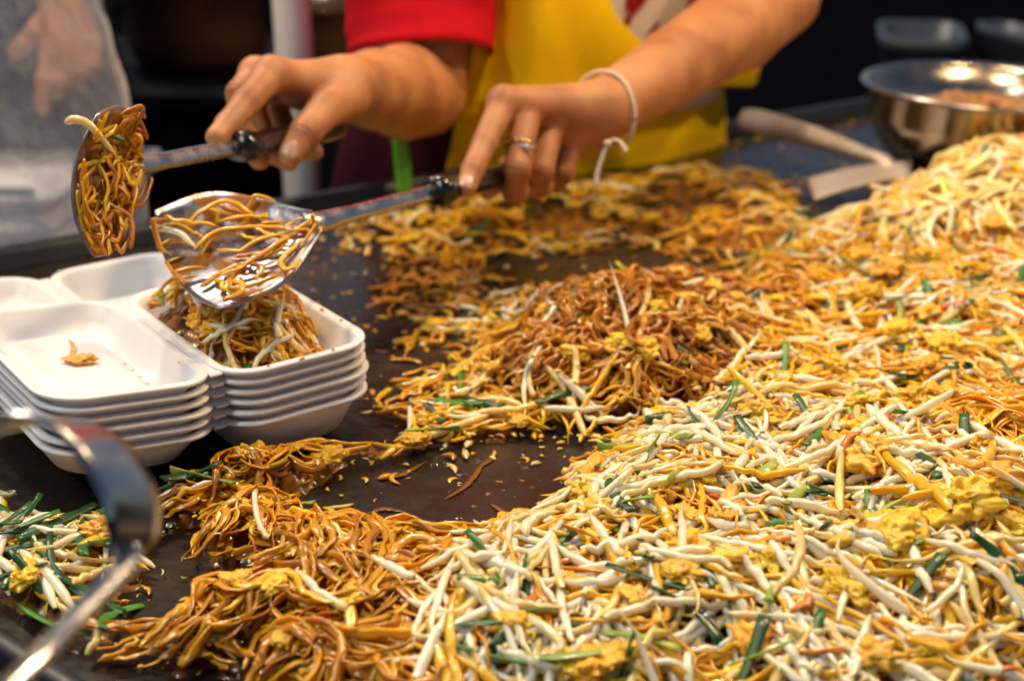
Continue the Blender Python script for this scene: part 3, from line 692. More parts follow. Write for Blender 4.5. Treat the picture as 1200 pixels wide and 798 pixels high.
for z in np.linspace(-.42, .088, 60):
    row = []
    for t in ta:
        f = (.008 * float(noise3(np.array((t * 3.2, z * 2, 8.0)))) + .004 * float(noise3(np.array((t * 8.0, z * 3, 9.0))))) * min(1, max(0, .09 - z) * 9)
        row.append(torso_ring(z, float(np.interp(z, [-.42, -.10, 0, .09], [.042, .030, .016, .007])), t, t + .001, 2)[0] + (e3 * math.sin(t) - n3 * math.cos(t)) * f)
    G.append(row)
cpart('apron_skirt', sheet(np.array(G), .0022), M['yellow_cloth'], apron)
def on_apron(t, z, off=.0): return torso_ring(z, float(apron_profile(z)) + .008 + off, t, t + .001, 2)[0]
# blurred red-brown lettering printed on the bib
for k, cps in enumerate((((.20, .088), (.22, .10), (.235, .085), (.225, .07)), ((.27, .10), (.265, .085), (.28, .07)), ((.30, .097), (.33, .099), (.315, .083), (.335, .07), (.30, .069)), ((.37, .10), (.375, .084), (.39, .07)))):
    cpart('print_stroke', tube(smooth_path([on_apron(t - .24, z + .012, .004) for t, z in cps], 18), .0026, 6, flat=.4, up=-FWD), M['print_red'], apron)
# chest print seen over the bib's dip, and pale neckline strip on the other side
G = np.array([[torso_ring(z, .0185, t, t + .001, 2)[0] for t in np.linspace(-.15, .75, 24)] for z in np.linspace(.06, .30, 20)])
pt = cpart('chest_print', sheet(G, .0012), M['white_cloth'])
for k, (t0, z0, dt, dz) in enumerate(((.02, .155, .022, .03), (.14, .135, .022, .04), (.27, .130, .055, .028), (.40, .19, .05, .03), (.1, .21, .05, .03))):
    ag = np.linspace(0, 2 * np.pi, 22); rg_ = [[torso_ring(z0 + dz * r * math.sin(x) * (1 + .25 * math.sin(2 * x + k)), .0212, t0 + dt * r * math.cos(x) + .05 * r * math.sin(x), t0 + dt * r * math.cos(x) + .05 * r * math.sin(x) + .001, 2)[0] for x in ag[:-1]] for r in (1, .6, .2)]
    V, F = loft(rg_, True, False, True); cpart('print_shape', (V, F), M['print_red'], pt)
G = np.array([[torso_ring(z, .021 + .004 * math.sin((t + .66) * 20), t, t + .001, 2)[0] for t in np.linspace(-.66, -.58, 6)] for z in np.linspace(.10, .34, 24)]); cpart('white_edging', sheet(G, .0015), M['white_cloth'])
g0 = D(468, 150, 1.42); G = np.array([[g0 + RGT * (.008 * q_ + .006 * s) - UPV * .07 * s * 1.0 + FWD * (.004 * math.sin(q_ * 2)) for q_ in (-1, -.5, 0, .5, 1)] for s in np.linspace(-.4, 1, 14)])
cpart('apron_tie', sheet(G, .0015), M['green_cloth'], apron)
add_face(lambda u, v, z: q(u, v, z) - cook_at, cook)

# ---------- second person behind the clear bag
e3s, n3s = e3, n3
e3, n3 = np.array((1.0, 0, 0)), np.array((0, 1.0, 0))
def DB(px, py, d): return D(px, py, d + .30)
TC2 = np.array((-.80, 2.02)); P2, H2, q2_ = torso_prims(TC2, -n3 * .03, .16, .18, -.02); pa = np.array((*TC2, -.855))
sh2, el2, wr2 = q2_(.18, 0, .37), DB(40, -150, 1.42), DB(72, -8, 1.36)
arm2 = chain([sh2, sh2 * .5 + el2 * .5, el2, el2 * .5 + wr2 * .5, wr2], [.052, .045, .042, .037, .027])
m2 = [DB(58, 66, 1.33), DB(78, 66, 1.335), DB(95, 60, 1.34), DB(110, 52, 1.345)]
f2 = [chain([m2[0], DB(52, 95, 1.32), DB(49, 118, 1.318), DB(52, 130, 1.318)], [.0115, .0098, .009, .008]), chain([m2[1], DB(72, 96, 1.325), DB(68, 108, 1.335), DB(70, 100, 1.35)], [.0115, .01, .009, .008]),
      chain([m2[2], DB(93, 90, 1.33), DB(90, 100, 1.345), DB(90, 92, 1.36)], [.011, .0098, .009, .008]), chain([m2[3], DB(109, 78, 1.335), DB(106, 88, 1.345), DB(106, 82, 1.36)], [.0105, .009, .0082, .0074]),
      chain([DB(62, 18, 1.355), DB(40, 40, 1.34), DB(26, 55, 1.335), DB(18, 62, 1.335)], [.016, .0125, .0105, .009])]
VS, FS = sdf_mesh([(arm2[2:] + [(wr2, m, .02, .012) for m in m2], .012, 1)] + [(f, .0035, .0025) for f in f2], .0026)
V0, F0 = sdf_mesh([(P2 + arm2[:2], .03, 1), (H2, .012, .01)], .011)
V, F = join((V0, F0), (VS, FS))
helper_p = mk('person', V, F, M['skin'], col=np.ones_like(V), loc=pa); tag(helper_p, 'bare hand and forearm of a helper reaching down behind the clear plastic bag', 'person')
TC_keep = TC; TC = TC2; lean_k = lean; lean = -n3 * .03
G = np.array([torso_ring(z, .012, fold=.004) for z in np.linspace(-.10, .43, 30)]); G = np.concatenate([G, G[:, :1]], 1); V, F = sheet(G, .002); mk('shirt', V - pa, F, M['dark_cloth'], helper_p)
G = np.array([skirt_ring(z) for z in np.linspace(-.78, -.06, 24)]); G = np.concatenate([G, G[:, :1]], 1); V, F = sheet(G, .002); mk('skirt', V - pa, F, M['dark_cloth'], helper_p)
V, F = sleeve(sh2, el2, .6, .064, .062, 'sleeve', 5.0, UPV); mk('sleeve', V - pa, F, M['dark_cloth'], helper_p)
add_face(lambda u, v, z: q2_(u, v, z) - pa, helper_p)
TC, lean, e3, n3 = TC_keep, lean_k, e3s, n3s

# ================================================================== CLEAR BAG with boxes behind it
bb = P(50, 308, -.0725); bag = thing('plastic_bag', 'clear wrinkled plastic bag hanging at the left edge behind the caked spatula', 'bag', bb)
def bag_ring(s):
    z = s * .58; half = np.interp(s, [0, .12, .5, 1], [.118, .122, .112, .098]); th = np.interp(s, [0, .05, .3, 1], [.03, .035, .024, .012]); out = []
    for t in np.linspace(0, 2 * np.pi, 72, endpoint=False):
        x, y = math.copysign(abs(math.cos(t)) ** .7, math.cos(t)) * half, math.copysign(abs(math.sin(t)) ** .9, math.sin(t)) * th
        p = np.array((x, y, z)); f = .008 * float(noise3(np.array((x * 14 + z * 9, z * 6, y * 8)))) + .004 * float(noise3(np.array((x * 40 + z * 22, z * 9, 3)))) + .002 * float(noise3(np.array((x * 90 + 60 * z, z * 30, 7))))
        out.append(p + np.array((f * .4, f * (1 if y > 0 else -1) * .9, 0)))
    return out
V, F = loft([bag_ring(s) for s in np.linspace(.003, 1, 60)], True, True, False); rot = R(-4); cr, sr = math.cos(rot), math.sin(rot)
V = V @ np.array([[cr, 0, -sr], [0, 1, 0], [sr, 0, cr]]); mk('film', V, F, M['film'], bag)
sx0 = P(148, 250, -.075)
st = thing('side_table', 'small white-topped side table carrying the clear bag behind the griddle', 'table', (sx0[0] - .29, 1.64, -.86)); SH = .785
V, F = box((0, 0, SH - .012), .52, .54, .022, 0, .004); mk('table_top', V, F, M['foam'], st)
for u in (-1, 1):
    for v in (-1, 1):
        V, F = box((u * .22, v * .23, (SH - .024) / 2), .03, .03, SH - .026); mk('leg', V, F, M['dark_metal'], st)
kk_ = P(16, 318, -.075)
for k in range(2):
    t = thing('lunch_box', ('closed white foam lunch box under the one with a printed label behind the bag', 'closed white foam lunch box with green printed label behind the clear bag')[k], 'food box', (kk_[0] - .055 + .003 * k, kk_[1] + .15, -.0745 + .0335 * k), 'closed white lunch boxes'); t.rotation_euler = (0, 0, R(-6 + 5 * k))
    V, F = loft([rrect(.13, .11, .02, .0), rrect(.15, .125, .022, .014), rrect(.156, .131, .022, .0145), rrect(.156, .131, .022, .0165)], True, True, True); mk('base', V, F, M['foam'], t)
    V, F = loft([rrect(.156, .131, .022, .017), rrect(.156, .131, .022, .0185), rrect(.148, .123, .022, .019), rrect(.13, .11, .02, .032)], True, True, True); mk('lid', V, F, M['foam'], t)
    if k == 1:
        V, F = box((.03, -.0605, .0255), .05, .0008, .010, 0, .0002); mk('printed_label', V, F, M['label_print'], t)

# ================================================================== FOOD
GX0, GY0, GX1, GY1, CELL = -.60, .44, 1.00, 1.95, .0025
nxg, nyg = int((GX1 - GX0) / CELL), int((GY1 - GY0) / CELL)
gx, gy = np.meshgrid(GX0 + (np.arange(nxg) + .5) * CELL, GY0 + (np.arange(nyg) + .5) * CELL, indexing='ij')
ipx, ipy, _d = proj(np.stack([gx, gy, gx * 0], -1))            # where each spot of the plate lies, to read the layout plan below
def inpoly(poly, x, y):
    poly = np.asarray(poly, float); r = np.zeros(x.shape, bool); j = len(poly) - 1
    for i in range(len(poly)):
        (xi, yi), (xj, yj) = poly[i], poly[j]
        r ^= ((yi > y) != (yj > y)) & (x < (xj - xi) * (y - yi) / (yj - yi + 1e-12) + xi); j = i
    return r
def blur(a, r):
    k = np.exp(-.5 * (np.arange(-3 * r, 3 * r + 1) / r) ** 2); k /= k.sum()
    for ax in (0, 1):
        a = np.moveaxis(np.apply_along_axis(lambda v: np.convolve(np.pad(v, 3 * r, mode='edge'), k, 'valid'), 0, np.moveaxis(a, ax, 0)), 0, ax)
    return a
# plan of the food: later zones overwrite earlier ones
ZONES = [  # key, outline, bed height, weights
 ('back',  [(420, 262), (520, 240), (640, 225), (760, 212), (860, 205), (900, 240), (960, 300), (1010, 345), (960, 340), (900, 305), (800, 285), (720, 270), (650, 290), (560, 292), (430, 290)], .006),
 ('right', [(880, 330), (960, 300), (1020, 280), (1350, 260), (1400, 600), (1040, 580), (930, 545), (850, 500), (810, 470), (860, 420), (890, 380)], .020),
 ('mid',   [(575, 450), (610, 415), (640, 390), (700, 370), (780, 352), (860, 345), (930, 340), (950, 400), (900, 440), (850, 475), (780, 492), (690, 485), (640, 475), (590, 470)], .018),
 ('strip', [(322, 556), (375, 512), (430, 495), (470, 480), (520, 480), (600, 480), (690, 490), (720, 515), (650, 512), (560, 520), (470, 535), (405, 556), (340, 584)], .009),
 ('front', [(760, 520), (850, 505), (930, 510), (1060, 565), (1400, 600), (1500, 900), (460, 900), (500, 790), (540, 720), (600, 665), (640, 625), (690, 575)], .024),
 ('left',  [(-160, 600), (-40, 600), (30, 592), (110, 580), (160, 575), (200, 590), (230, 600), (160, 670), (150, 720), (135, 820), (110, 805), (20, 745), (-80, 690), (-160, 650)], .012),
 ('amber', [(235, 640), (300, 622), (380, 650), (460, 682), (500, 690), (560, 668), (600, 680), (560, 730), (500, 800), (470, 900), (320, 900), (300, 800), (190, 790), (165, 768), (240, 728), (350, 702), (330, 678), (250, 664)], .016),
 ('clump', [(205, 590), (260, 550), (330, 530), (400, 525), (420, 536), (365, 556), (300, 588), (240, 615), (190, 630)], .012),
 ('glossy', [(1080, 560), (1180, 535), (1400, 545), (1400, 640), (1180, 615), (1100, 600)], .030),
 ('pale',  [(965, 310), (1010, 285), (1060, 262), (1100, 240), (1400, 215), (1400, 320), (1200, 330), (1080, 325), (1010, 330)], .036),
]
zone = np.full(gx.shape, -1, np.int8); hz = np.zeros(gx.shape)
warp = np.stack([gx * 22, gy * 22, gx * 0], -1); wx, wy = noise3(warp) * 9, noise3(warp + 9) * 6
for k, (nm, pl_, hh) in enumerate(ZONES):
    m_ = inpoly(pl_, ipx + wx, ipy + wy); zone[m_] = k; hz[m_] = hh
ZI = {z[0]: k for k, z in enumerate(ZONES)}
food = zone >= 0
H = blur(hz, 6)
mound = lambda px, py, z, r, h_: h_ * np.exp(-.5 * (((gx - P(px, py, 0)[0]) ** 2 + (gy - P(px, py, 0)[1]) ** 2) / r ** 2))
H += np.where(food, mound(750, 428, 0, .048, .026) + mound(1180, 270, 0, .14, .040) + mound(1060, 680, 0, .09, .010) + mound(700, 640, 0, .04, .008) + mound(400, 700, 0, .05, .012) + mound(300, 570, 0, .03, .012) + mound(1150, 575, 0, .04, .012), 0)
H *= np.clip(.85 + .35 * noise3(np.stack([gx * 28, gy * 28, gx * 0 + 3], -1)) + .2 * noise3(np.stack([gx * 70, gy * 70, gx * 0 + 8], -1)), .35, 1.7)
H = np.maximum(blur(H, 2), 0)
# food box: tray floor plus the portion in it
bx_, by_ = boxlocal(gx, gy)
inbox = (np.abs(bx_ - BW / 2) < BW / 2 - .012) & (np.abs(by_) < BL / 2 - .012)
portion = np.clip(1 - ((bx_ - .048) / .056) ** 2 - ((by_ - .016) / .078) ** 2, 0, 1) ** .85 * .044
H[inbox] = (ZTOP - BD + .004 + portion)[inbox]; food = food | inbox; zone[inbox] = 100
taken = (np.abs(bx_) < BW + .006) & (np.abs(by_) < BL / 2 + .006) & ~inbox              # the stack itself
bd_ = (np.hypot(gx - bc[0], gy - bc[1]) < .105); zone[(taken | bd_) & ~inbox] = -1; food &= ~(taken | bd_) | inbox; H[taken | bd_] = 0
lipd = np.abs((gx - FA[0]) * -fe[1] + (gy - FA[1]) * fe[0]); outside = ((gx - FA[0]) * -fe[1] + (gy - FA[1]) * fe[0]) < .012
outback = ((gx - BA[0]) * -be[1] + (gy - BA[1]) * be[0]) > -.012
food &= ~(outside | outback); zone[outside | outback] = -1; H *= np.clip((((gx - FA[0]) * -fe[1] + (gy - FA[1]) * fe[0]) - .008) / .022, 0, 1)
HB = H.copy()
INV = (ipx > -60) & (ipx < 1260) & (ipy > 100) & (ipy < 860)
def cell(p): return np.clip(((p[:, 0] - GX0) / CELL).astype(int), 0, nxg - 1), np.clip(((p[:, 1] - GY0) / CELL).astype(int), 0, nyg - 1)

PAL = {'amber': (.64, .275, .005), 'brown': (.40, .15, .003), 'gold': (.78, .37, .006), 'yellow': (.80, .46, .012), 'cream': (.84, .62, .25), 'white': (.90, .81, .60)}
PAL = {k: np.array(v) for k, v in PAL.items()}
class Bin:
    """collects strands into one mesh"""
    def __init__(s): s.V, s.F, s.C, s.n = [], [], [], 0
    def add(s, V, F, c):
        s.V.append(V); s.F.append(F + s.n); s.C.append(np.broadcast_to(c, V.shape)); s.n += len(V)
    def build(s, name, m, parent=None, loc=None): return mk(name, np.concatenate(s.V), np.concatenate(s.F), m, parent, np.concatenate(s.C), True, loc)
bins = {}
def getbin(k): return bins.setdefault(k, Bin())

def lay_soft(p2, r, stiff=.25):
    """drape a strand on the pile and raise the pile"""
    i, j = cell(p2); h = H[i, j]
    k = np.array([.25, .5, .25]); z = h.copy()
    for _ in range(3): z = np.convolve(np.pad(z, 1, mode='edge'), k, 'valid')
    z = np.maximum(z, h - r * 1.2) * (1 - stiff) + stiff * (z.mean() + 0 * z)
    z = z + r * .75
    top = z + r * .35
    for a in (-1, 0, 1):
        H[np.clip(i + a, 0, nxg - 1), j] = np.maximum(H[np.clip(i + a, 0, nxg - 1), j], top * (1 if a == 0 else .97))
    return z
def lay_stiff(p2, r, tilt=0.0):
    i, j = cell(p2); h = H[i, j]; s = np.linspace(-1, 1, len(h))
    A = np.c_[np.ones(len(h)), s]; co = np.linalg.lstsq(A, h, rcond=None)[0]; L = np.linalg.norm(p2[-1] - p2[0]) + 1e-6
    sl = np.clip(co[1], -.35 * L, .35 * L) + tilt * L
    z = co[0] + sl * s; z += np.percentile(h - z, 72) + r * .8
    z = z * .7 + .3 * (h + r * .8) if tilt == 0 else z
    top = z + r * .45
    H[i, j] = np.maximum(H[i, j], np.minimum(top, h + 2.2 * r))
    i2 = np.clip(i + 1, 0, nxg - 1); H[i2, j] = np.maximum(H[i2, j], np.minimum(top, H[i2, j] + 2 * r))
    return z
core = inpoly([(340, 596), (420, 560), (520, 530), (645, 516), (655, 545), (620, 590), (560, 628), (480, 645), (400, 622)], ipx, ipy) | inpoly([(175, 690), (230, 672), (310, 682), (320, 694), (230, 720), (160, 762), (152, 800), (190, 800), (280, 808), (300, 850), (150, 850)], ipx, ipy)
_sp = {}
def spill(mask, i, j, sm=.34):
    if id(mask) not in _sp: _sp[id(mask)] = (mask, bool(zone[mask].max() >= 0))
    return _sp[id(mask)][1] and ((zone[i, j] < 0).mean() > sm or core[i, j].any())
def noodle_path(c, L, ang, wig, n):
    a = ang + np.cumsum(RNG.normal(0, wig, n)) + RNG.normal(0, .25) * np.linspace(-1, 1, n) * 2
    d_ = np.stack([np.cos(a), np.sin(a)], -1) * L / n; p = np.cumsum(d_, 0); return c + p - p.mean(0)
def scatter(mask, n):
    I = np.argwhere(mask & INV & ~(outside | outback)); k = RNG.integers(0, len(I), n); ij = I[k] + RNG.random((n, 2)) - .5
    return np.c_[GX0 + (ij[:, 0] + .5) * CELL, GY0 + (ij[:, 1] + .5) * CELL]
def zmask(*ks): return np.isin(zone, [ZI[k] for k in ks])
def area(mask): return (mask & INV).sum() * CELL ** 2
def add_noodles(key, mask, per_m2, cols, L=(.06, .13), r=(.0016, .0024), flat=.45, ang=None, angs=1.2, wig=.32, n=16, sides=6, lift=0.0, count=None, bundle=1, tw=.28, sm=.34):
    N = int(area(mask) * per_m2) if count is None else count; B = getbin(key); left = 0
    for c in scatter(mask, N):
        LL = RNG.uniform(*L)
        if left <= 0:
            a = (RNG.uniform(0, 2 * np.pi) if ang is None else ang + RNG.normal(0, angs)); left = bundle; bp_ = noodle_path(c * 0, LL, a, wig, n); bc_ = c; b_tint = RNG.random(); bph = RNG.uniform(0, 9)
        left -= 1
        if bundle > 1:
            q_ = np.gradient(bp_, axis=0); nn_ = np.stack([-q_[:, 1], q_[:, 0]], -1); nn_ /= np.linalg.norm(nn_, axis=1, keepdims=True) + 1e-9
            p2 = bc_ + bp_ * RNG.uniform(.8, 1.15) + nn_ * (RNG.normal(0, .0055) + .0022 * np.sin(np.linspace(0, RNG.uniform(3, 9), n) + RNG.uniform(0, 6)))[:, None] + (c - bc_) / (np.linalg.norm(c - bc_) + 1e-9) * RNG.uniform(0, .006)
        else: p2 = noodle_path(c, LL, a, wig, n)
        rr = RNG.uniform(*r)
        i, j = cell(p2)
        if (taken[i, j] | bd_[i, j] | outside[i, j] | outback[i, j]).any(): continue
        if inbox[i, j].any() != inbox[i, j].all() or spill(mask, i, j, sm): continue
        z = lay_soft(p2, rr); z += lift * np.sin(np.linspace(0, np.pi, n) * RNG.integers(1, 3)) ** 2 * RNG.random()
        rad = rr * (1 + .15 * RNG.standard_normal(n)).clip(.7, 1.3); rad[0] = rad[-1] = rr * .12
        V, F = tube(np.c_[p2, z], rad, sides, flat, twist=np.cumsum(RNG.normal(0, tw, n)) + (RNG.uniform(0, 3) if bundle == 1 else RNG.normal(0, .5)))
        ci = RNG.random() * (len(cols) - 1.001); k = int(ci); col = PAL[cols[k]] * (1 - ci + k) + PAL[cols[k + 1]] * (ci - k) if len(cols) > 1 else PAL[cols[0]]
        st_ = np.interp(np.arange(n), np.linspace(0, n - 1, 5), RNG.uniform(-1, 1, 5)); cs = col[None] * RNG.uniform(.85, 1.2) * np.exp(st_[:, None] * np.array((.16, .30, .3)))
        B.add(V, F, np.repeat(cs, sides, 0).clip(0, .95))
SPROUTS, CHIVES, EGGS, CHILI = [], [], [], []
def sprout_curve(L, n=15):
    k = RNG.choice([.25, .6, 1.2, 2.0], p=[.42, .33, .17, .08]) * RNG.choice([-1, 1]); s = np.linspace(0, 1, n)
    a = k * (s - .5) + (RNG.normal(0, .9) * np.clip((s - .72) / .28, 0, 1) ** 2) + .022 * np.cumsum(RNG.normal(0, .5, n))
    p = np.cumsum(np.stack([np.cos(a), np.sin(a)], -1) * L / n, 0); return p - p.mean(0), abs(k)
def add_sprouts(mask, per_m2, white=.7, L=(.042, .092), r=(.0015, .0029), ang=None, tiltp=.02, key='front', count=None):
    N = int(area(mask) * per_m2) if count is None else count
    for c in scatter(mask, N):
        LL = RNG.uniform(*L) * RNG.choice([1, .6], p=[.8, .2]); p, k = sprout_curve(LL); a = RNG.uniform(0, 2 * np.pi) if ang is None else ang + RNG.normal(0, .6) + (np.pi if RNG.random() < .5 else 0)
        ca, sa = math.cos(a), math.sin(a); p2 = p @ np.array([[ca, sa], [-sa, ca]]) + c
        i, j = cell(p2)
        if (taken[i, j] | bd_[i, j] | outside[i, j] | outback[i, j]).any(): continue
        if inbox[i, j].any() != inbox[i, j].all() or spill(mask, i, j): continue
        rr = RNG.uniform(*r); tl = RNG.uniform(-.4, .4) if RNG.random() < tiltp else 0.0
        z = lay_stiff(p2, rr, tl); s = np.linspace(0, 1, len(z))
        rad = rr * np.interp(s, [0, .03, .10, .35, .6, .8, .92, 1], [.35, .7, .95, 1.12, .98, .58, .27, .07]) * (1 + .05 * RNG.standard_normal(len(s)))
        if RNG.random() < .2: rad = rr * np.interp(s, [0, .03, .5, .97, 1], [.55, .9, 1.05, .9, .5])
        u = RNG.random(); base = PAL['white'] if u < white else (PAL['cream'] if u < white + (1 - white) * .7 else PAL['yellow']); kind = 'white' if u < white else ('cream' if u < white + (1 - white) * .7 else 'golden')
        col = base[None] * (1 - .2 * np.clip((s - .7) / .3, 0, 1))[:, None] * np.array((.97, .82, .5))[None] ** (np.clip((s - .62) / .38, 0, 1) + .55 * np.clip((.12 - s) / .12, 0, 1))[:, None] * RNG.uniform(.88, 1.08)
        if RNG.random() < .22:
            hd = np.exp(-((s - .05) / .055) ** 2); rad = rad * (1 + .55 * hd); col = col * (1 - hd[:, None]) + hd[:, None] * np.array((.80, .52, .10))
        SPROUTS.append(dict(p=np.c_[p2, z], r=rad, col=col, L=LL, k=k, kind=kind, tilt=tl, key=key, a=a))
def add_chives(mask, count, key, L=(.018, .045), w_=(.0018, .0034)):
    for c in scatter(mask, count):
        LL = RNG.uniform(*L); n = 9; a = RNG.uniform(0, 2 * np.pi); s = np.linspace(-.5, .5, n); bend = RNG.normal(0, .35)
        p = np.stack([s * LL, bend * LL * (s * s)], -1); ca, sa = math.cos(a), math.sin(a); p2 = p @ np.array([[ca, sa], [-sa, ca]]) + c
        i, j = cell(p2)
        if (taken[i, j] | bd_[i, j] | outside[i, j] | outback[i, j]).any(): continue
        if inbox[i, j].any() != inbox[i, j].all() or spill(mask, i, j): continue
        rr = RNG.uniform(*w_); tl = RNG.normal(0, .12); z = lay_stiff(p2, rr * .7, tl)
        u = RNG.random(); col = np.array((.011, .075, .014)) if u < .55 else (np.array((.05, .19, .02)) if u < .85 else np.array((.28, .38, .04))); tone = 'dark green' if u < .6 else ('mid green' if u < .85 else 'pale yellow-green')
        CHIVES.append(dict(p=np.c_[p2, z], r=rr, col=col[None] * np.exp(np.linspace(-.5, .5, n)[:, None] * RNG.choice([-1, 1]) * np.array((1.1, .7, .6))) * RNG.uniform(.8, 1.2), L=LL, tone=tone, key=key, a=a))
def ico_noise(r, fl, seed):
    import bmesh
    bm = bmesh.new(); bmesh.ops.create_icosphere(bm, subdivisions=5, radius=1); V = np.array([v.co[:] for v in bm.verts]); F = np.array([[v.index for v in f.verts] for f in bm.faces]); bm.free()
    d_ = 1 + .30 * noise3(V * 1.3 + seed) + .20 * noise3(V * 3.0 + seed * 2) + .10 * noise3(V * 7 + seed) + .05 * noise3(V * 15 + seed)
    V = V * d_[:, None] * np.array((1, RNG.uniform(.55, .9), fl)) * r; a = RNG.uniform(0, 6.28); ca, sa = math.cos(a), math.sin(a)
    return V @ np.array([[ca, sa, 0], [-sa, ca, 0], [0, 0, 1]]), F
def add_eggs(mask, count, key, r=(.008, .018), at=None):
    for c in (scatter(mask, count) if at is None else at):
        rr = RNG.uniform(*r) if len(c) < 3 else c[2]; c = np.asarray(c[:2]); i, j = cell(c[None] + np.array([[0, 0], [rr, 0], [-rr, 0], [0, rr], [0, -rr]]) * .7)
        if (taken[i, j] | bd_[i, j] | outside[i, j] | outback[i, j]).any(): continue
        z = H[i, j].mean(); V, F = ico_noise(rr, .48, RNG.uniform(0, 50)); V = V + np.array((c[0], c[1], z + rr * .26))
        yy, xx = np.meshgrid(np.arange(-9, 10), np.arange(-9, 10)); m_ = (xx ** 2 + yy ** 2) * CELL ** 2 < (rr * .8) ** 2
        a_, b_ = np.clip(i[0] + xx[m_], 0, nxg - 1), np.clip(j[0] + yy[m_], 0, nyg - 1); H[a_, b_] = np.maximum(H[a_, b_], z + rr * .42)
        col = np.array((.82, .47, .02)) * RNG.uniform(.85, 1.08) * np.array((1, RNG.uniform(.9, 1.15), 1))
        sh = noise3(V * 170)[:, None]; sp_ = np.clip(noise3(V * 260 + 5)[:, None] - .9, 0, 1); EGGS.append(dict(V=V, F=F, col=np.clip(col * np.exp(sh * np.array((.07, .13, .3))) - sp_ * np.array((.25, .25, .01)), 0, 1), r=rr, key=key, c=V.mean(0)))
def add_chili(mask, count, key):
    for c in scatter(mask, count):
        n = 7; LL = RNG.uniform(.008, .022); a = RNG.uniform(0, 6.28); s = np.linspace(-.5, .5, n); p2 = c + np.stack([np.cos(a + s), np.sin(a + s)], -1) * (s * LL)[:, None]
        i, j = cell(p2)
        if (taken[i, j] | bd_[i, j] | outside[i, j]).any(): continue
        z = lay_stiff(p2, .002); CHILI.append(dict(p=np.c_[p2, z], r=RNG.uniform(.0016, .0032), col=np.array((.50, .05, .012)) if RNG.random() < .6 else np.array((.62, .17, .015)), key=key))

FL = R(22)
# beds of noodles first
add_noodles('amber', zmask('amber'), 32000, ['brown', 'amber', 'amber', 'gold'], (.06, .13), (.0015, .0027), .32, FL, .6, .36, 26, 6, .005, bundle=6, tw=.22, sm=.45)
add_noodles('clump', zmask('clump'), 42000, ['brown', 'amber', 'gold'], (.03, .065), (.0017, .0028), .3, FL, .8, .42, 20, 6, .006, bundle=5, tw=.22, sm=.55)
add_noodles('mid', zmask('mid'), 16000, ['brown', 'amber', 'gold'], (.035, .08), (.0015, .0024), .34, None, 1, .5, 20, 6, .007, bundle=4)
m_ = zmask('mid') & (ipx > 610) & (ipx < 860); add_noodles('mid', m_, 16000, ['brown', 'brown', 'amber'], (.035, .075), (.0018, .0028), .32, None, 1, .55, 20, 6, .008, bundle=5)
add_noodles('glossy', zmask('glossy'), 24000, ['amber', 'gold'], (.06, .13), (.0020, .0032), .3, R(-10), .6, .34, 22, 6, .007, bundle=6, tw=.22)
add_noodles('pale', zmask('pale'), 6000, ['cream', 'cream', 'white', 'yellow', 'cream'], (.06, .12), (.0024, .0034), .8, None, 1, .16, 12, 6, .01)
add_noodles('mixed', zmask('right'), 8000, ['amber', 'gold', 'yellow'], (.04, .10), (.0014, .0023), .5, None, 1, .36, 14, 6, .005)
bk_ = zmask('back') & (noise3(np.stack([gx * 16, gy * 16, gx * 0 + 2], -1)) > -.35)
add_noodles('mixed', bk_, 3400, ['gold', 'yellow', 'cream'], (.03, .08), (.0016, .0026), .6, None, 1, .3, 10, 6, .003)
add_noodles('mixed', zmask('strip'), 16000, ['gold', 'yellow', 'amber'], (.04, .09), (.0014, .0022), .5, FL, .8, .33, 14, 6, .003)
add_noodles('mixed', zmask('front'), 9000, ['amber', 'gold', 'brown'], (.05, .10), (.0015, .0024), .5, None, 1, .34, 14, 6, .004)
add_noodles('mixed', zmask('left'), 5000, ['gold', 'yellow'], (.04, .09), (.0014, .0022), .5, None, 1, .33, 14, 6, .002)
# egg
def at_px(l): return [(*P(x, y, .025)[:2], r) for x, y, r in l]
# sprouts, chives and chilli in alternating layers
for k in range(3):
    if k == 2:
        add_eggs(None, 0, 'front', at=at_px([(1010, 572, .021), (1020, 662, .020), (1048, 668, .016), (1120, 640, .022), (1160, 610, .020), (990, 712, .014), (905, 690, .010), (1180, 655, .014), (800, 655, .014), (770, 600, .010), (690, 620, .012), (665, 780, .016), (705, 790, .014), (905, 530, .012), (880, 760, .010), (830, 585, .010)]))
        add_eggs(None, 0, 'left', at=at_px([(55, 705, .017), (85, 765, .014), (110, 770, .013), (30, 660, .010), (118, 620, .010)]))
        add_eggs(zmask('front'), 30, 'front', (.007, .014)); add_eggs(zmask('right'), 22, 'right', (.007, .015)); add_eggs(zmask('back'), 14, 'back', (.006, .011))
        add_eggs(zmask('mid'), 16, 'mid', (.006, .011)); add_eggs(zmask('strip'), 8, 'strip', (.005, .009)); add_eggs(zmask('amber'), 4, 'amber', (.005, .008)); add_eggs(zone == 100, 14, 'box', (.006, .011))
    add_sprouts(zmask('front'), (5600, 4600, 2500)[k], (.52, .62, .76)[k], key='front'); add_chives(zmask('front'), (22, 30, 44)[k], 'front'); add_chili(zmask('front'), (4, 8, 12)[k], 'front')
    if k < 2:
        add_noodles('mixed', zmask('front'), 1700, ['amber', 'gold', 'yellow'], (.05, .10), (.0014, .0022), .5, None, 1, .34, 14, 6, .004)
        add_sprouts(zmask('right'), 2100, .5, key='right'); add_noodles('mixed', zmask('right'), 2200, ['gold', 'yellow', 'amber'], (.04, .09), (.0014, .0022), .5, None, 1, .36, 14, 6, .004); add_chives(zmask('right'), 28, 'right'); add_chili(zmask('right'), 5, 'right')
        add_sprouts(zmask('left'), 3000, .6, key='left'); add_chives(zmask('left'), 24, 'left', (.03, .065))
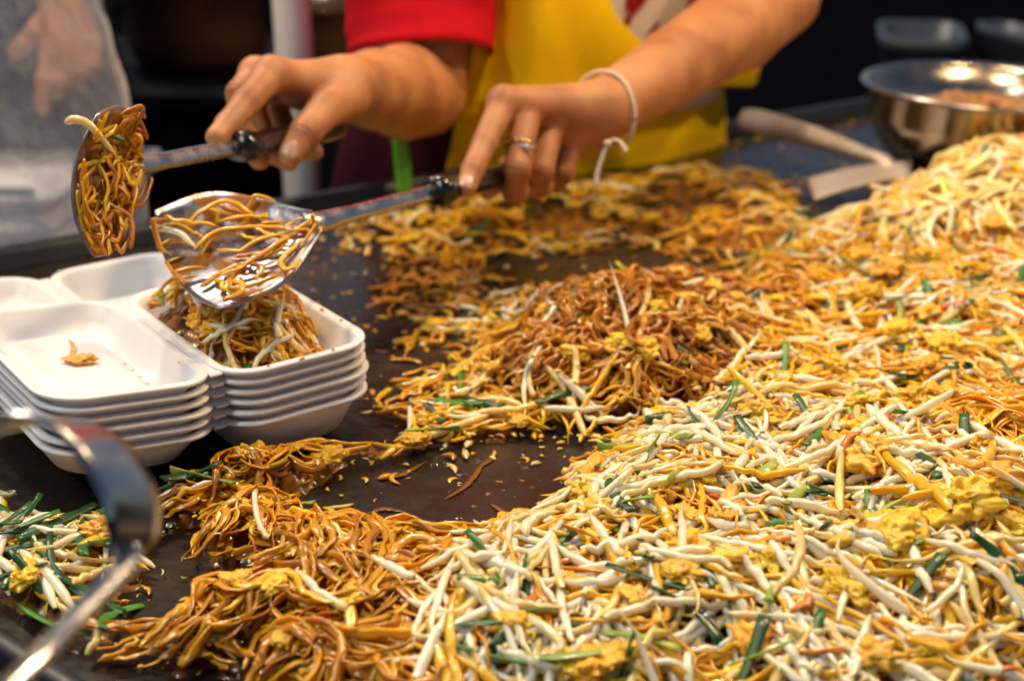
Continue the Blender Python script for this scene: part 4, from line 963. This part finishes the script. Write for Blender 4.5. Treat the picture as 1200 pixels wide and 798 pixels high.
add_sprouts(zmask('mid'), 480, .45, key='mid'); add_chives(zmask('mid'), 12, 'mid', (.012, .03)); add_sprouts(zmask('strip'), 2600, .4, key='strip'); add_chives(zmask('strip'), 10, 'strip')
add_sprouts(zmask('amber'), 520, .7, key='amber'); add_sprouts(zmask('clump'), 1000, .6, key='clump'); add_sprouts(zmask('pale'), 1100, .3, (.05, .09), (.0026, .0034), key='pale'); add_chives(zmask('pale'), 8, 'pale')
add_sprouts(bk_, 600, .1, key='back'); add_chives(zmask('back'), 12, 'back'); add_sprouts(zmask('glossy'), 500, .6, key='glossy'); add_chives(zmask('clump'), 8, 'clump')
# the portion in the foam box
add_noodles('portion', zone == 100, 9000, ['brown', 'amber', 'gold'], (.03, .06), (.0014, .0021), .5, None, 1, .45, 14, 6, .008, count=260)
add_sprouts(zone == 100, 0, .35, (.028, .05), (.0016, .0024), key='box', count=84, tiltp=.3); add_chives(zone == 100, 14, 'box', (.012, .03))
add_noodles('portion', zone == 100, 0, ['gold', 'yellow', 'amber'], (.03, .055), (.0013, .0019), .5, None, 1, .45, 14, 6, .008, count=50)
# stray bits round the bare steel
patch = inpoly([(360, 590), (430, 560), (520, 535), (640, 525), (640, 560), (600, 600), (540, 625), (400, 610)], ipx, ipy)
bare = (zone < 0) & ~taken & ~bd_ & ~(outside | outback) & (ipx > 330) & (ipy < 640)
near = blur((zone >= 0).astype(float), 8) * 1.3 + .06
crumbs = Bin()
def add_crumbs(mask, n, r=(.0008, .0035)):
    I = np.argwhere(mask & INV); wgt = near[tuple(I.T)]; wgt = wgt / wgt.sum()
    for k in RNG.choice(len(I), n, p=wgt):
        x, y = GX0 + (I[k, 0] + RNG.random()) * CELL, GY0 + (I[k, 1] + RNG.random()) * CELL; rr = RNG.uniform(*r) * RNG.choice([1, .5]); a = RNG.uniform(0, 6.28); L_ = rr * RNG.uniform(.8, 3.5); bend = RNG.normal(0, .4)
        q_ = np.linspace(-1, 1, 7); pl_ = np.stack([q_ * L_, bend * L_ * q_ ** 2], -1); ca, sa = math.cos(a), math.sin(a); pl_ = pl_ @ np.array([[ca, sa], [-sa, ca]])
        V, Fq = tube(np.c_[pl_ + (x, y), np.full(7, H[I[k, 0], I[k, 1]] + rr * .35)], rr * .8 * np.array([.05, .7, 1, 1.05, .95, .6, .05]) * RNG.uniform(.8, 1.2, 7), 6, .65)
        crumbs.add(V, Fq, PAL[RNG.choice(['gold', 'yellow', 'cream', 'amber'])] * RNG.uniform(.7, 1.1))
add_crumbs(bare, 1100); add_crumbs((zone < 0) & ~taken & (ipx < 330) & (ipx > -40) & (ipy > 540) & (ipy < 800) & ~outside, 60, (.0006, .002))
bare2 = bare & ~(blur(patch.astype(float), 6) > .08)
add_sprouts(bare2 & (near > .14), 0, .3, (.02, .05), (.0016, .0026), key='bare', count=110); add_noodles('stray', bare2 & (near > .12), 0, ['amber', 'gold', 'yellow'], (.02, .06), (.0012, .002), .5, None, 1, .35, 12, 6, .001, count=240)
loose = inpoly([(455, 410), (540, 355), (640, 335), (650, 400), (620, 470), (520, 476), (470, 450)], ipx, ipy) & (zone < 0)
add_noodles('stray', loose, 0, ['gold', 'yellow', 'amber'], (.02, .06), (.0014, .0024), .5, None, 1, .4, 12, 6, .003, count=60); add_sprouts(loose, 0, .4, (.02, .05), (.0016, .0028), key='bare', count=20); add_eggs(loose, 5, 'bare', (.005, .009)); add_crumbs(loose, 260, (.001, .0042))
burnt = inpoly([(430, 350), (470, 310), (560, 305), (590, 335), (540, 365), (470, 375)], ipx, ipy) & (zone < 0)
add_noodles('stray', burnt, 0, ['brown', 'brown', 'gold'], (.02, .06), (.0014, .0024), .5, None, 1, .4, 12, 6, .003, count=60); add_crumbs(burnt, 90, (.001, .003))
add_chives(bare2 & (near > .14), 12, 'bare')

# ---- bed under the strands: one lumpy solid sheet per heap
def bed(keys, name_mat, colour):
    mk_ = np.isin(zone, keys); m_ = (mk_ | ((blur(mk_.astype(float), 6) > .002) & (zone < 0) & ~inbox & ~taken & ~bd_)) & (HB > (.0030 if keys != [100] else .0048)); st = 1; mm = m_[::st, ::st]; hh = HB[::st, ::st] * .95 - .0062
    V = np.stack([gx[::st, ::st], gy[::st, ::st], hh], -1); nz = noise3(V * 170) * .0016 + noise3(V * 330 + 7) * .0014; V[..., 2] += nz
    q = mm[:-1, :-1] & mm[1:, :-1] & mm[1:, 1:] & mm[:-1, 1:]; I = np.argwhere(q); k = mm.shape[1]
    F = np.stack([I[:, 0] * k + I[:, 1], (I[:, 0] + 1) * k + I[:, 1], (I[:, 0] + 1) * k + I[:, 1] + 1, I[:, 0] * k + I[:, 1] + 1], -1)
    used, inv = np.unique(F, return_inverse=True); Vv = V.reshape(-1, 3)[used]; F = inv.reshape(-1, 4)
    c = np.array(colour)[None] * (1 + .45 * noise3(Vv * 150))[:, None].clip(.3, 1.6)
    return Vv, F, c
BEDC = {'amber': (.20, .065, .01), 'clump': (.22, .075, .01), 'mid': (.22, .075, .01), 'glossy': (.28, .10, .012), 'pale': (.45, .25, .05)}
HEAPS = {'amber': ('noodle_heap', 'long glossy brown noodle heap at the front, left of the white sprout pile'), 'clump': ('noodle_heap', 'small amber noodle heap in front of the white foam stack'),
         'mid': ('noodle_heap', 'tall curly brown noodle heap in the middle of the griddle behind the bare patch'), 'glossy': ('noodle_heap', 'glossy golden noodle heap on top of the sprouts at the right edge'),
         'pale': ('noodle_heap', 'thick pale yellow noodle heap in front of the steel bowl')}
for k, (nm, lb_) in HEAPS.items():
    b_ = bed([ZI[k]], 0, BEDC[k]); bins[k].add(*b_); o = bins[k].build(nm, M['noodle'], loc=(b_[0][:, 0].mean(), b_[0][:, 1].mean(), 0)); tag(o, lb_, 'noodles', 'noodle heaps on the griddle')
b_ = bed([ZI[k] for k in ('right', 'back', 'strip', 'front', 'left')], 0, (.30, .12, .016)); bins['mixed'].add(*b_)
tag(bins['mixed'].build('mixed_noodles', M['noodle']), 'loose golden noodles mixed through the sprouts all over the griddle', 'noodles', kind='stuff')
b_ = bed([100], 0, (.22, .08, .012)); bins['portion'].add(*b_)
tag(bins['portion'].build('noodle_portion', M['noodle'], loc=(*BOXO, ZTOP)), 'portion of brown fried noodles piled in the topmost foam box', 'noodles')
tag(bins['stray'].build('stray_noodles', M['noodle']), 'short stray noodles scattered over the bare steel', 'noodles', kind='stuff')
tag(crumbs.build('food_crumbs', M['noodle']), 'small golden food crumbs scattered over the bare steel', 'crumbs', kind='stuff')

# ---- which sprouts show largest
def shown(p, r):
    i, j = cell(p); x, y, d = proj(p); inside = (x > 0) & (x < 1200) & (y > 0) & (y < 798)
    free = (p[:, 2] + np.asarray(r) * 1.2 >= H[i, j] - .0006)
    return float((free & inside).sum() / len(p))
for s in SPROUTS:
    px_, py_, d_ = proj(s['p']); s['vis'] = shown(s['p'], s['r']); s['size'] = s['vis'] * s['L'] * s['r'].mean() / d_.mean() ** 2; s['px'], s['py'] = px_.mean(), py_.mean()
SPROUTS.sort(key=lambda s: -s['size'])
WHERE = {'front': 'in the front sprout pile', 'right': 'in the mixed noodles at right', 'left': 'by the front griddle rim', 'mid': 'on the curly noodle heap', 'strip': 'near the foam stack',
         'amber': 'on the long brown heap', 'clump': 'on the small amber heap', 'pale': 'on the heap by the bowl', 'back': 'in the row by the cook', 'glossy': 'on the golden noodle heap', 'box': 'in the topmost foam box', 'bare': 'on the bare steel'}
def heading(s):
    px_, py_, _ = proj(s['p']); an = math.degrees(math.atan2(py_[-1] - py_[0], px_[-1] - px_[0])) % 180
    return 'lying level' if an < 18 or an > 162 else ('slanting down' if an < 70 else ('pointing forward' if an < 110 else 'slanting up'))
def sprout_label(s, lvl):
    ln = 'short' if s['L'] < .045 else ('long' if s['L'] > .068 else 'medium'); sh = 'straight' if s['k'] < .4 else ('bent' if s['k'] < 1 else 'curled'); fat = 'thin' if s['r'].max() < .0023 else 'thick'
    return f"{ln} {sh} {s['kind']} bean sprout {WHERE[s['key']]}" if lvl == 0 else f"{ln} {fat} {sh} {s['kind']} sprout {heading(s)} {WHERE[s['key']]}"
def geom_sprout(s): return tube(s['p'], s['r'], 8, 1.0)
tops = SPROUTS[:300]; rest = SPROUTS[300:]
from collections import Counter
ORD = ['leftmost', 'second', 'third', 'fourth', 'fifth', 'sixth', 'seventh', 'eighth', 'ninth', 'tenth', 'eleventh', 'twelfth', 'thirteenth', 'fourteenth', 'fifteenth', 'sixteenth', 'seventeenth', 'eighteenth', 'nineteenth', 'twentieth', 'twenty-first', 'twenty-second', 'twenty-third', 'twenty-fourth', 'twenty-fifth', 'twenty-sixth', 'twenty-seventh', 'twenty-eighth']
def uniq(items, fn, place=None):
    labs = [fn(s, 0) for s in items]; c = Counter(labs); labs = [l if c[l] == 1 else fn(s, 1) for l, s in zip(labs, items)]; c = Counter(labs)
    for l, n_ in c.items():                                    # look-alikes are told apart by their order across the picture
        if n_ > 1:
            ks = sorted((k for k in range(len(items)) if labs[k] == l), key=lambda k: items[k]['px'])
            for r_, k in enumerate(ks): labs[k] = l + (', leftmost such' if r_ == 0 else ', rightmost such' if r_ == n_ - 1 else f', {ORD[r_]} from left' if r_ < 28 else ', far to the right')
    return labs
place = None
first = None
for s, lab in zip(tops, uniq(tops, sprout_label, place)):
    V, F = geom_sprout(s); o = mk('bean_sprout', V, F, M['sprout'], None, np.repeat(s['col'], 8, 0), True, s['p'].mean(0)); tag(o, lab, 'bean sprout', 'bean sprouts on the griddle')
B = Bin()
for s in rest:
    if s['vis'] > 0 or s['key'] == 'box': V, F = geom_sprout(s); B.add(V, F, np.repeat(s['col'], 8, 0))
tag(B.build('more_bean_sprouts', M['sprout']), 'the many smaller and farther bean sprouts in the food', 'bean sprouts', kind='stuff')

def chive_label(s, lvl):
    ln = 'short' if s['L'] < .026 else ('long' if s['L'] > .042 else 'medium'); t = f"{ln} {s['tone']} chive piece {WHERE[s['key']]}"
    if lvl >= 1: t = f"{ln} {s['tone']} chive {heading(s)} {WHERE[s['key']]}"
    return ' '.join(t.split()[:16])
for s in CHIVES: s['px'], s['py'], s['d'] = [float(np.mean(v)) for v in proj(s['p'])]; s['vis'] = shown(s['p'], s['r'])
CHIVES = [s for s in CHIVES if s['vis'] > .2]
for s, lab in zip(CHIVES, uniq(CHIVES, chive_label, place)):
    n_ = len(s['p']); rad = np.full(n_, s['r']); rad = rad * (1 + .12 * RNG.standard_normal(n_)); V, F = capped(s['p'], rad, 8, flat=.3, twist=np.linspace(0, RNG.normal(0, .8), n_ + 2))
    cc_ = np.repeat(s['col'][np.r_[0, 0:n_, n_ - 1]], 8, 0); o = mk('chive_piece', V, F, M['chive'], None, cc_, True, s['p'].mean(0)); tag(o, lab, 'chive', 'green chive pieces in the food')
def egg_label(s, lvl):
    ln = 'small' if s['r'] < .009 else ('large' if s['r'] > .0145 else 'medium'); t = f"{ln} lumpy yellow egg piece {WHERE[s['key']]}"
    return t
for s in EGGS: s['px'], s['py'], s['d'] = [float(v) for v in proj(s['c'])]
EGGS = [s for s in EGGS if -10 < s['px'] < 1210 and s['py'] < 810]
for s, lab in zip(EGGS, uniq(EGGS, egg_label, place)):
    o = mk('egg_piece', s['V'], s['F'], M['egg'], None, s['col'], True, s['c']); tag(o, lab, 'egg', 'scrambled egg pieces in the food')
def chili_label(s, lvl): return f"{'red' if s['col'][1] < .1 else 'orange'} chilli bit {WHERE[s['key']]}"
for s in CHILI: s['px'], s['py'], s['d'] = [float(np.mean(v)) for v in proj(s['p'])]; s['vis'] = shown(s['p'], s['r'])
CHILI = [s for s in CHILI if s['vis'] > .2]
for s, lab in zip(CHILI, uniq(CHILI, chili_label, place)):
    V, F = capped(s['p'], s['r'] * np.array([.5, .9, 1, 1, 1, .8, .3]), 8, flat=.6); o = mk('chilli_bit', V, F, M['chive'], None, np.broadcast_to(s['col'], V.shape), True, s['p'].mean(0)); tag(o, lab, 'chilli', 'red and orange chilli bits')
print('FOOD', len(SPROUTS), len(CHIVES), len(EGGS), len(CHILI), sum(b.n for b in bins.values()))

# ---- scraps on the two spatula blades
def scraps(G, nn, n, name, label, seed, rng_s=(.1, .9), rng_t=(-.8, .8), cols=('amber', 'gold', 'brown')):
    B = Bin(); m, k = G.shape[:2]
    def onb(s, t, h_):
        i, j = np.clip(s * (m - 1), 0, m - 1.001), np.clip((t + 1) / 2 * (k - 1), 0, k - 1.001); a, b = int(i), int(j); fi, fj = i - a, j - b
        p = G[a, b] * (1 - fi) * (1 - fj) + G[a + 1, b] * fi * (1 - fj) + G[a, b + 1] * (1 - fi) * fj + G[a + 1, b + 1] * fi * fj; return p + nn * h_
    for q in range(n):
        s, t = RNG.uniform(*rng_s), RNG.uniform(*rng_t); a = RNG.uniform(0, 6.28); L = RNG.uniform(.25, .85); pts = []; np_ = 18; hump = RNG.choice([.001, .003, .007], p=[.5, .3, .2])
        for i in range(np_):
            a += RNG.normal(0, .36); s += math.cos(a) * L / np_; t += math.sin(a) * L / np_ * 1.4
            s, t = min(max(s, .04), 1.0), min(max(t, -1), 1); a += .3 * (s >= 1.0 or abs(t) >= 1)
            pts.append(onb(s, t, .0022 + hump * math.sin(i / np_ * math.pi) + .0035 * (q / n)))
        rr = RNG.uniform(.0011, .0021); rad = np.full(np_, rr); rad[0] = rad[-1] = rr * .2
        pts = np.array(pts); pts = smooth_path(pts[::2], 22); V, F = tube(pts, np.interp(np.linspace(0, 1, 22), [0, .1, .9, 1], [.2 * rr, rr, rr, .2 * rr]), 6, .5, up=nn)
        B.add(V, F, PAL[RNG.choice(cols)] * RNG.uniform(.8, 1.15))
    o = B.build(name, M['noodle'], loc=G.reshape(-1, 3).mean(0)); tag(o, label, 'noodles'); return onb
on2 = scraps(G2, n2, 40, 'noodle_scraps', 'sticky brown noodle scraps across the blade of the spatula over the box', 1, (.08, .85), (-.6, .8), ('amber', 'gold', 'amber', 'yellow'))
on1 = scraps(G1, n1, 85, 'noodle_scraps', 'thick coating of noodle scraps on the blade held on its side', 2, (.15, .95), (-.85, .85), ('amber', 'gold', 'yellow', 'brown'))
def lone_sprout(pts, label, r=.0022, col='white', nm='bean_sprout'):
    p = smooth_path(pts, 15); s = np.linspace(0, 1, 15); V, F = tube(p, r * np.interp(s, [0, .04, .12, .6, .9, 1], [.3, .8, 1, 1, .5, .12]), 8)
    tag(mk(nm, V, F, M['sprout'], None, np.broadcast_to(PAL[col], V.shape), True, p.mean(0)), label, 'bean sprout', 'bean sprouts on the griddle')
lone_sprout([DH(176, 266, .862), DH(195, 269, .856), DH(212, 274, .852), DH(222, 284, .85), DH(231, 291, .85)], 'white bean sprout stuck across the tip of the spatula over the box')
lone_sprout([DH(76, 144, .80), DH(88, 140, .797), DH(104, 146, .797), DH(122, 166, .80), DH(136, 182, .806)], 'pale bean sprout on the upper edge of the blade held on its side', .0026, 'cream')
p = smooth_path([DH(118, 158, .806), DH(132, 160, .806), DH(146, 165, .81)], 9); V, F = capped(p, np.full(9, .0026), 8, flat=.55)
tag(mk('chive_piece', V, F, M['chive'], None, np.broadcast_to(np.array((.02, .11, .016)), V.shape), True, p.mean(0)), 'green chive stuck to the blade held on its side', 'chive', 'green chive pieces in the food')
# the flake of egg left in the open lid, crumbs in the bowl
zl = ZTOP - .0166 + .0075; c = P(96, 424, zl); V, F = ico_noise(.0085, .28, 3.3); V += c + np.array((0, 0, .002))
tag(mk('egg_flake', V, F, M['egg'], None, np.broadcast_to(np.array((.70, .34, .04)), V.shape), True, c), 'thin orange egg flake lying in the empty half of the foam box', 'egg')
p = smooth_path([P(80, 400, zl), P(86, 408, zl), P(84, 420, zl), P(90, 430, zl)], 12); p[:, 2] += .0014; V, F = tube(p, .0014 * np.interp(np.linspace(0, 1, 12), [0, .2, .8, 1], [.2, 1, 1, .3]), 6)
tag(mk('noodle_scrap', V, F, M['noodle'], None, np.broadcast_to(PAL['gold'], V.shape), True, p.mean(0)), 'tiny noodle scrap beside the egg flake in the foam box', 'noodle')
B = Bin(); Rm = np.array(bowl.rotation_euler.to_matrix())
for k in range(1100):
    a, q_ = RNG.uniform(0, 6.28), math.sqrt(RNG.random()) * .112; r = RNG.uniform(.003, .006); V = (np.array([(-1, -1, -.6), (1, -1, -.6), (1, 1, -.6), (-1, 1, -.6), (-.7, -.7, .7), (.7, -.7, .7), (.7, .7, .7), (-.7, .7, .7)]) + RNG.normal(0, .2, (8, 3))) * r
    V = V + np.array((q_ * math.cos(a), q_ * math.sin(a), .052 + .022 * (1 - (q_ / .1) ** 2) + RNG.normal(0, .002))); B.add(V @ Rm.T, np.array([[0, 3, 2, 1], [4, 5, 6, 7], [0, 1, 5, 4], [1, 2, 6, 5], [2, 3, 7, 6], [3, 0, 4, 7]]), np.array((.45, .22, .06)) * RNG.uniform(.7, 1.2))
o = B.build('crushed_peanuts', M['egg']); o.location = bc; tag(o, 'crushed brown peanuts filling the bottom of the steel bowl', 'peanuts', kind='stuff')
# oil beads on the bare steel
B = Bin(); I = np.argwhere((zone < 0) & INV & ~taken & ~bd_ & ~(outside | outback) & (H < .001))
for k in RNG.integers(0, len(I), 700):
    x, y = GX0 + (I[k, 0] + RNG.random()) * CELL, GY0 + (I[k, 1] + RNG.random()) * CELL; r = RNG.uniform(.0008, .0030) * RNG.choice([1, .6, 1.6], p=[.5, .35, .15]); a = np.arange(10) * 2 * np.pi / 10; e_ = RNG.uniform(.6, 1.6)
    V, F = loft([np.c_[x + q_ * r * np.cos(a) * e_, y + q_ * r * np.sin(a), np.full(10, z_ * r)] for q_, z_ in ((1, .01), (.9, .12), (.6, .24), (.02, .3))]); B.add(V, F, np.array((.05, .02, .006)))
tag(B.build('oil_beads', M['oil']), 'small glossy oil beads on the bare steel', 'oil', kind='stuff')
# sauce smeared on the bare patch
B = Bin()
for cps in (((520, 585), (545, 570), (560, 552), (566, 540)), ((438, 560), (470, 556), (500, 540)), ((575, 590), (592, 600), (604, 606)), ((560, 548), (575, 538), (582, 528)), ((430, 602), (450, 596), (476, 600))):
    p = smooth_path([P(x, y, .0012) for x, y in cps], 18); V, F = tube(p, .0022 * np.interp(np.linspace(0, 1, 18), [0, .2, .6, 1], [.1, .8, 1, .1]) * RNG.uniform(.7, 1.3, 18), 8, .14); B.add(V, F, np.array((.22, .075, .005)))
tag(B.build('sauce_smears', M['noodle']), 'thin brown sauce smears on the bare steel patch', 'sauce', kind='stuff')
# sauce flecks on the rims of the topmost box
B = Bin(); hz_ = lambda lx, ly, z: np.array((*(BOXO + ex * lx + ey * ly), ZTOP + z))
for lx, ly, L_, a in ((.052, -.0885, .006, .4), (.075, -.0868, .003, 1.2), (.104, -.02, .005, 1.6), (.1035, .015, .003, .2), (.030, -.0865, .002, 2.0), (.1045, -.045, .0025, .9), (-.012, -.05, .002, .5)):
    p = np.array([hz_(lx + math.cos(a) * L_ * q_, ly + math.sin(a) * L_ * q_, .0006) for q_ in np.linspace(-.5, .5, 8)]); V, F = tube(p, .0011 * np.array([.1, .7, 1, .8, 1, .9, .5, .1]), 6, .6); B.add(V, F, PAL['gold'] * .8)
tag(B.build('sauce_flecks', M['noodle']), 'tiny golden sauce flecks on the rim of the topmost foam box', 'sauce', kind='stuff')
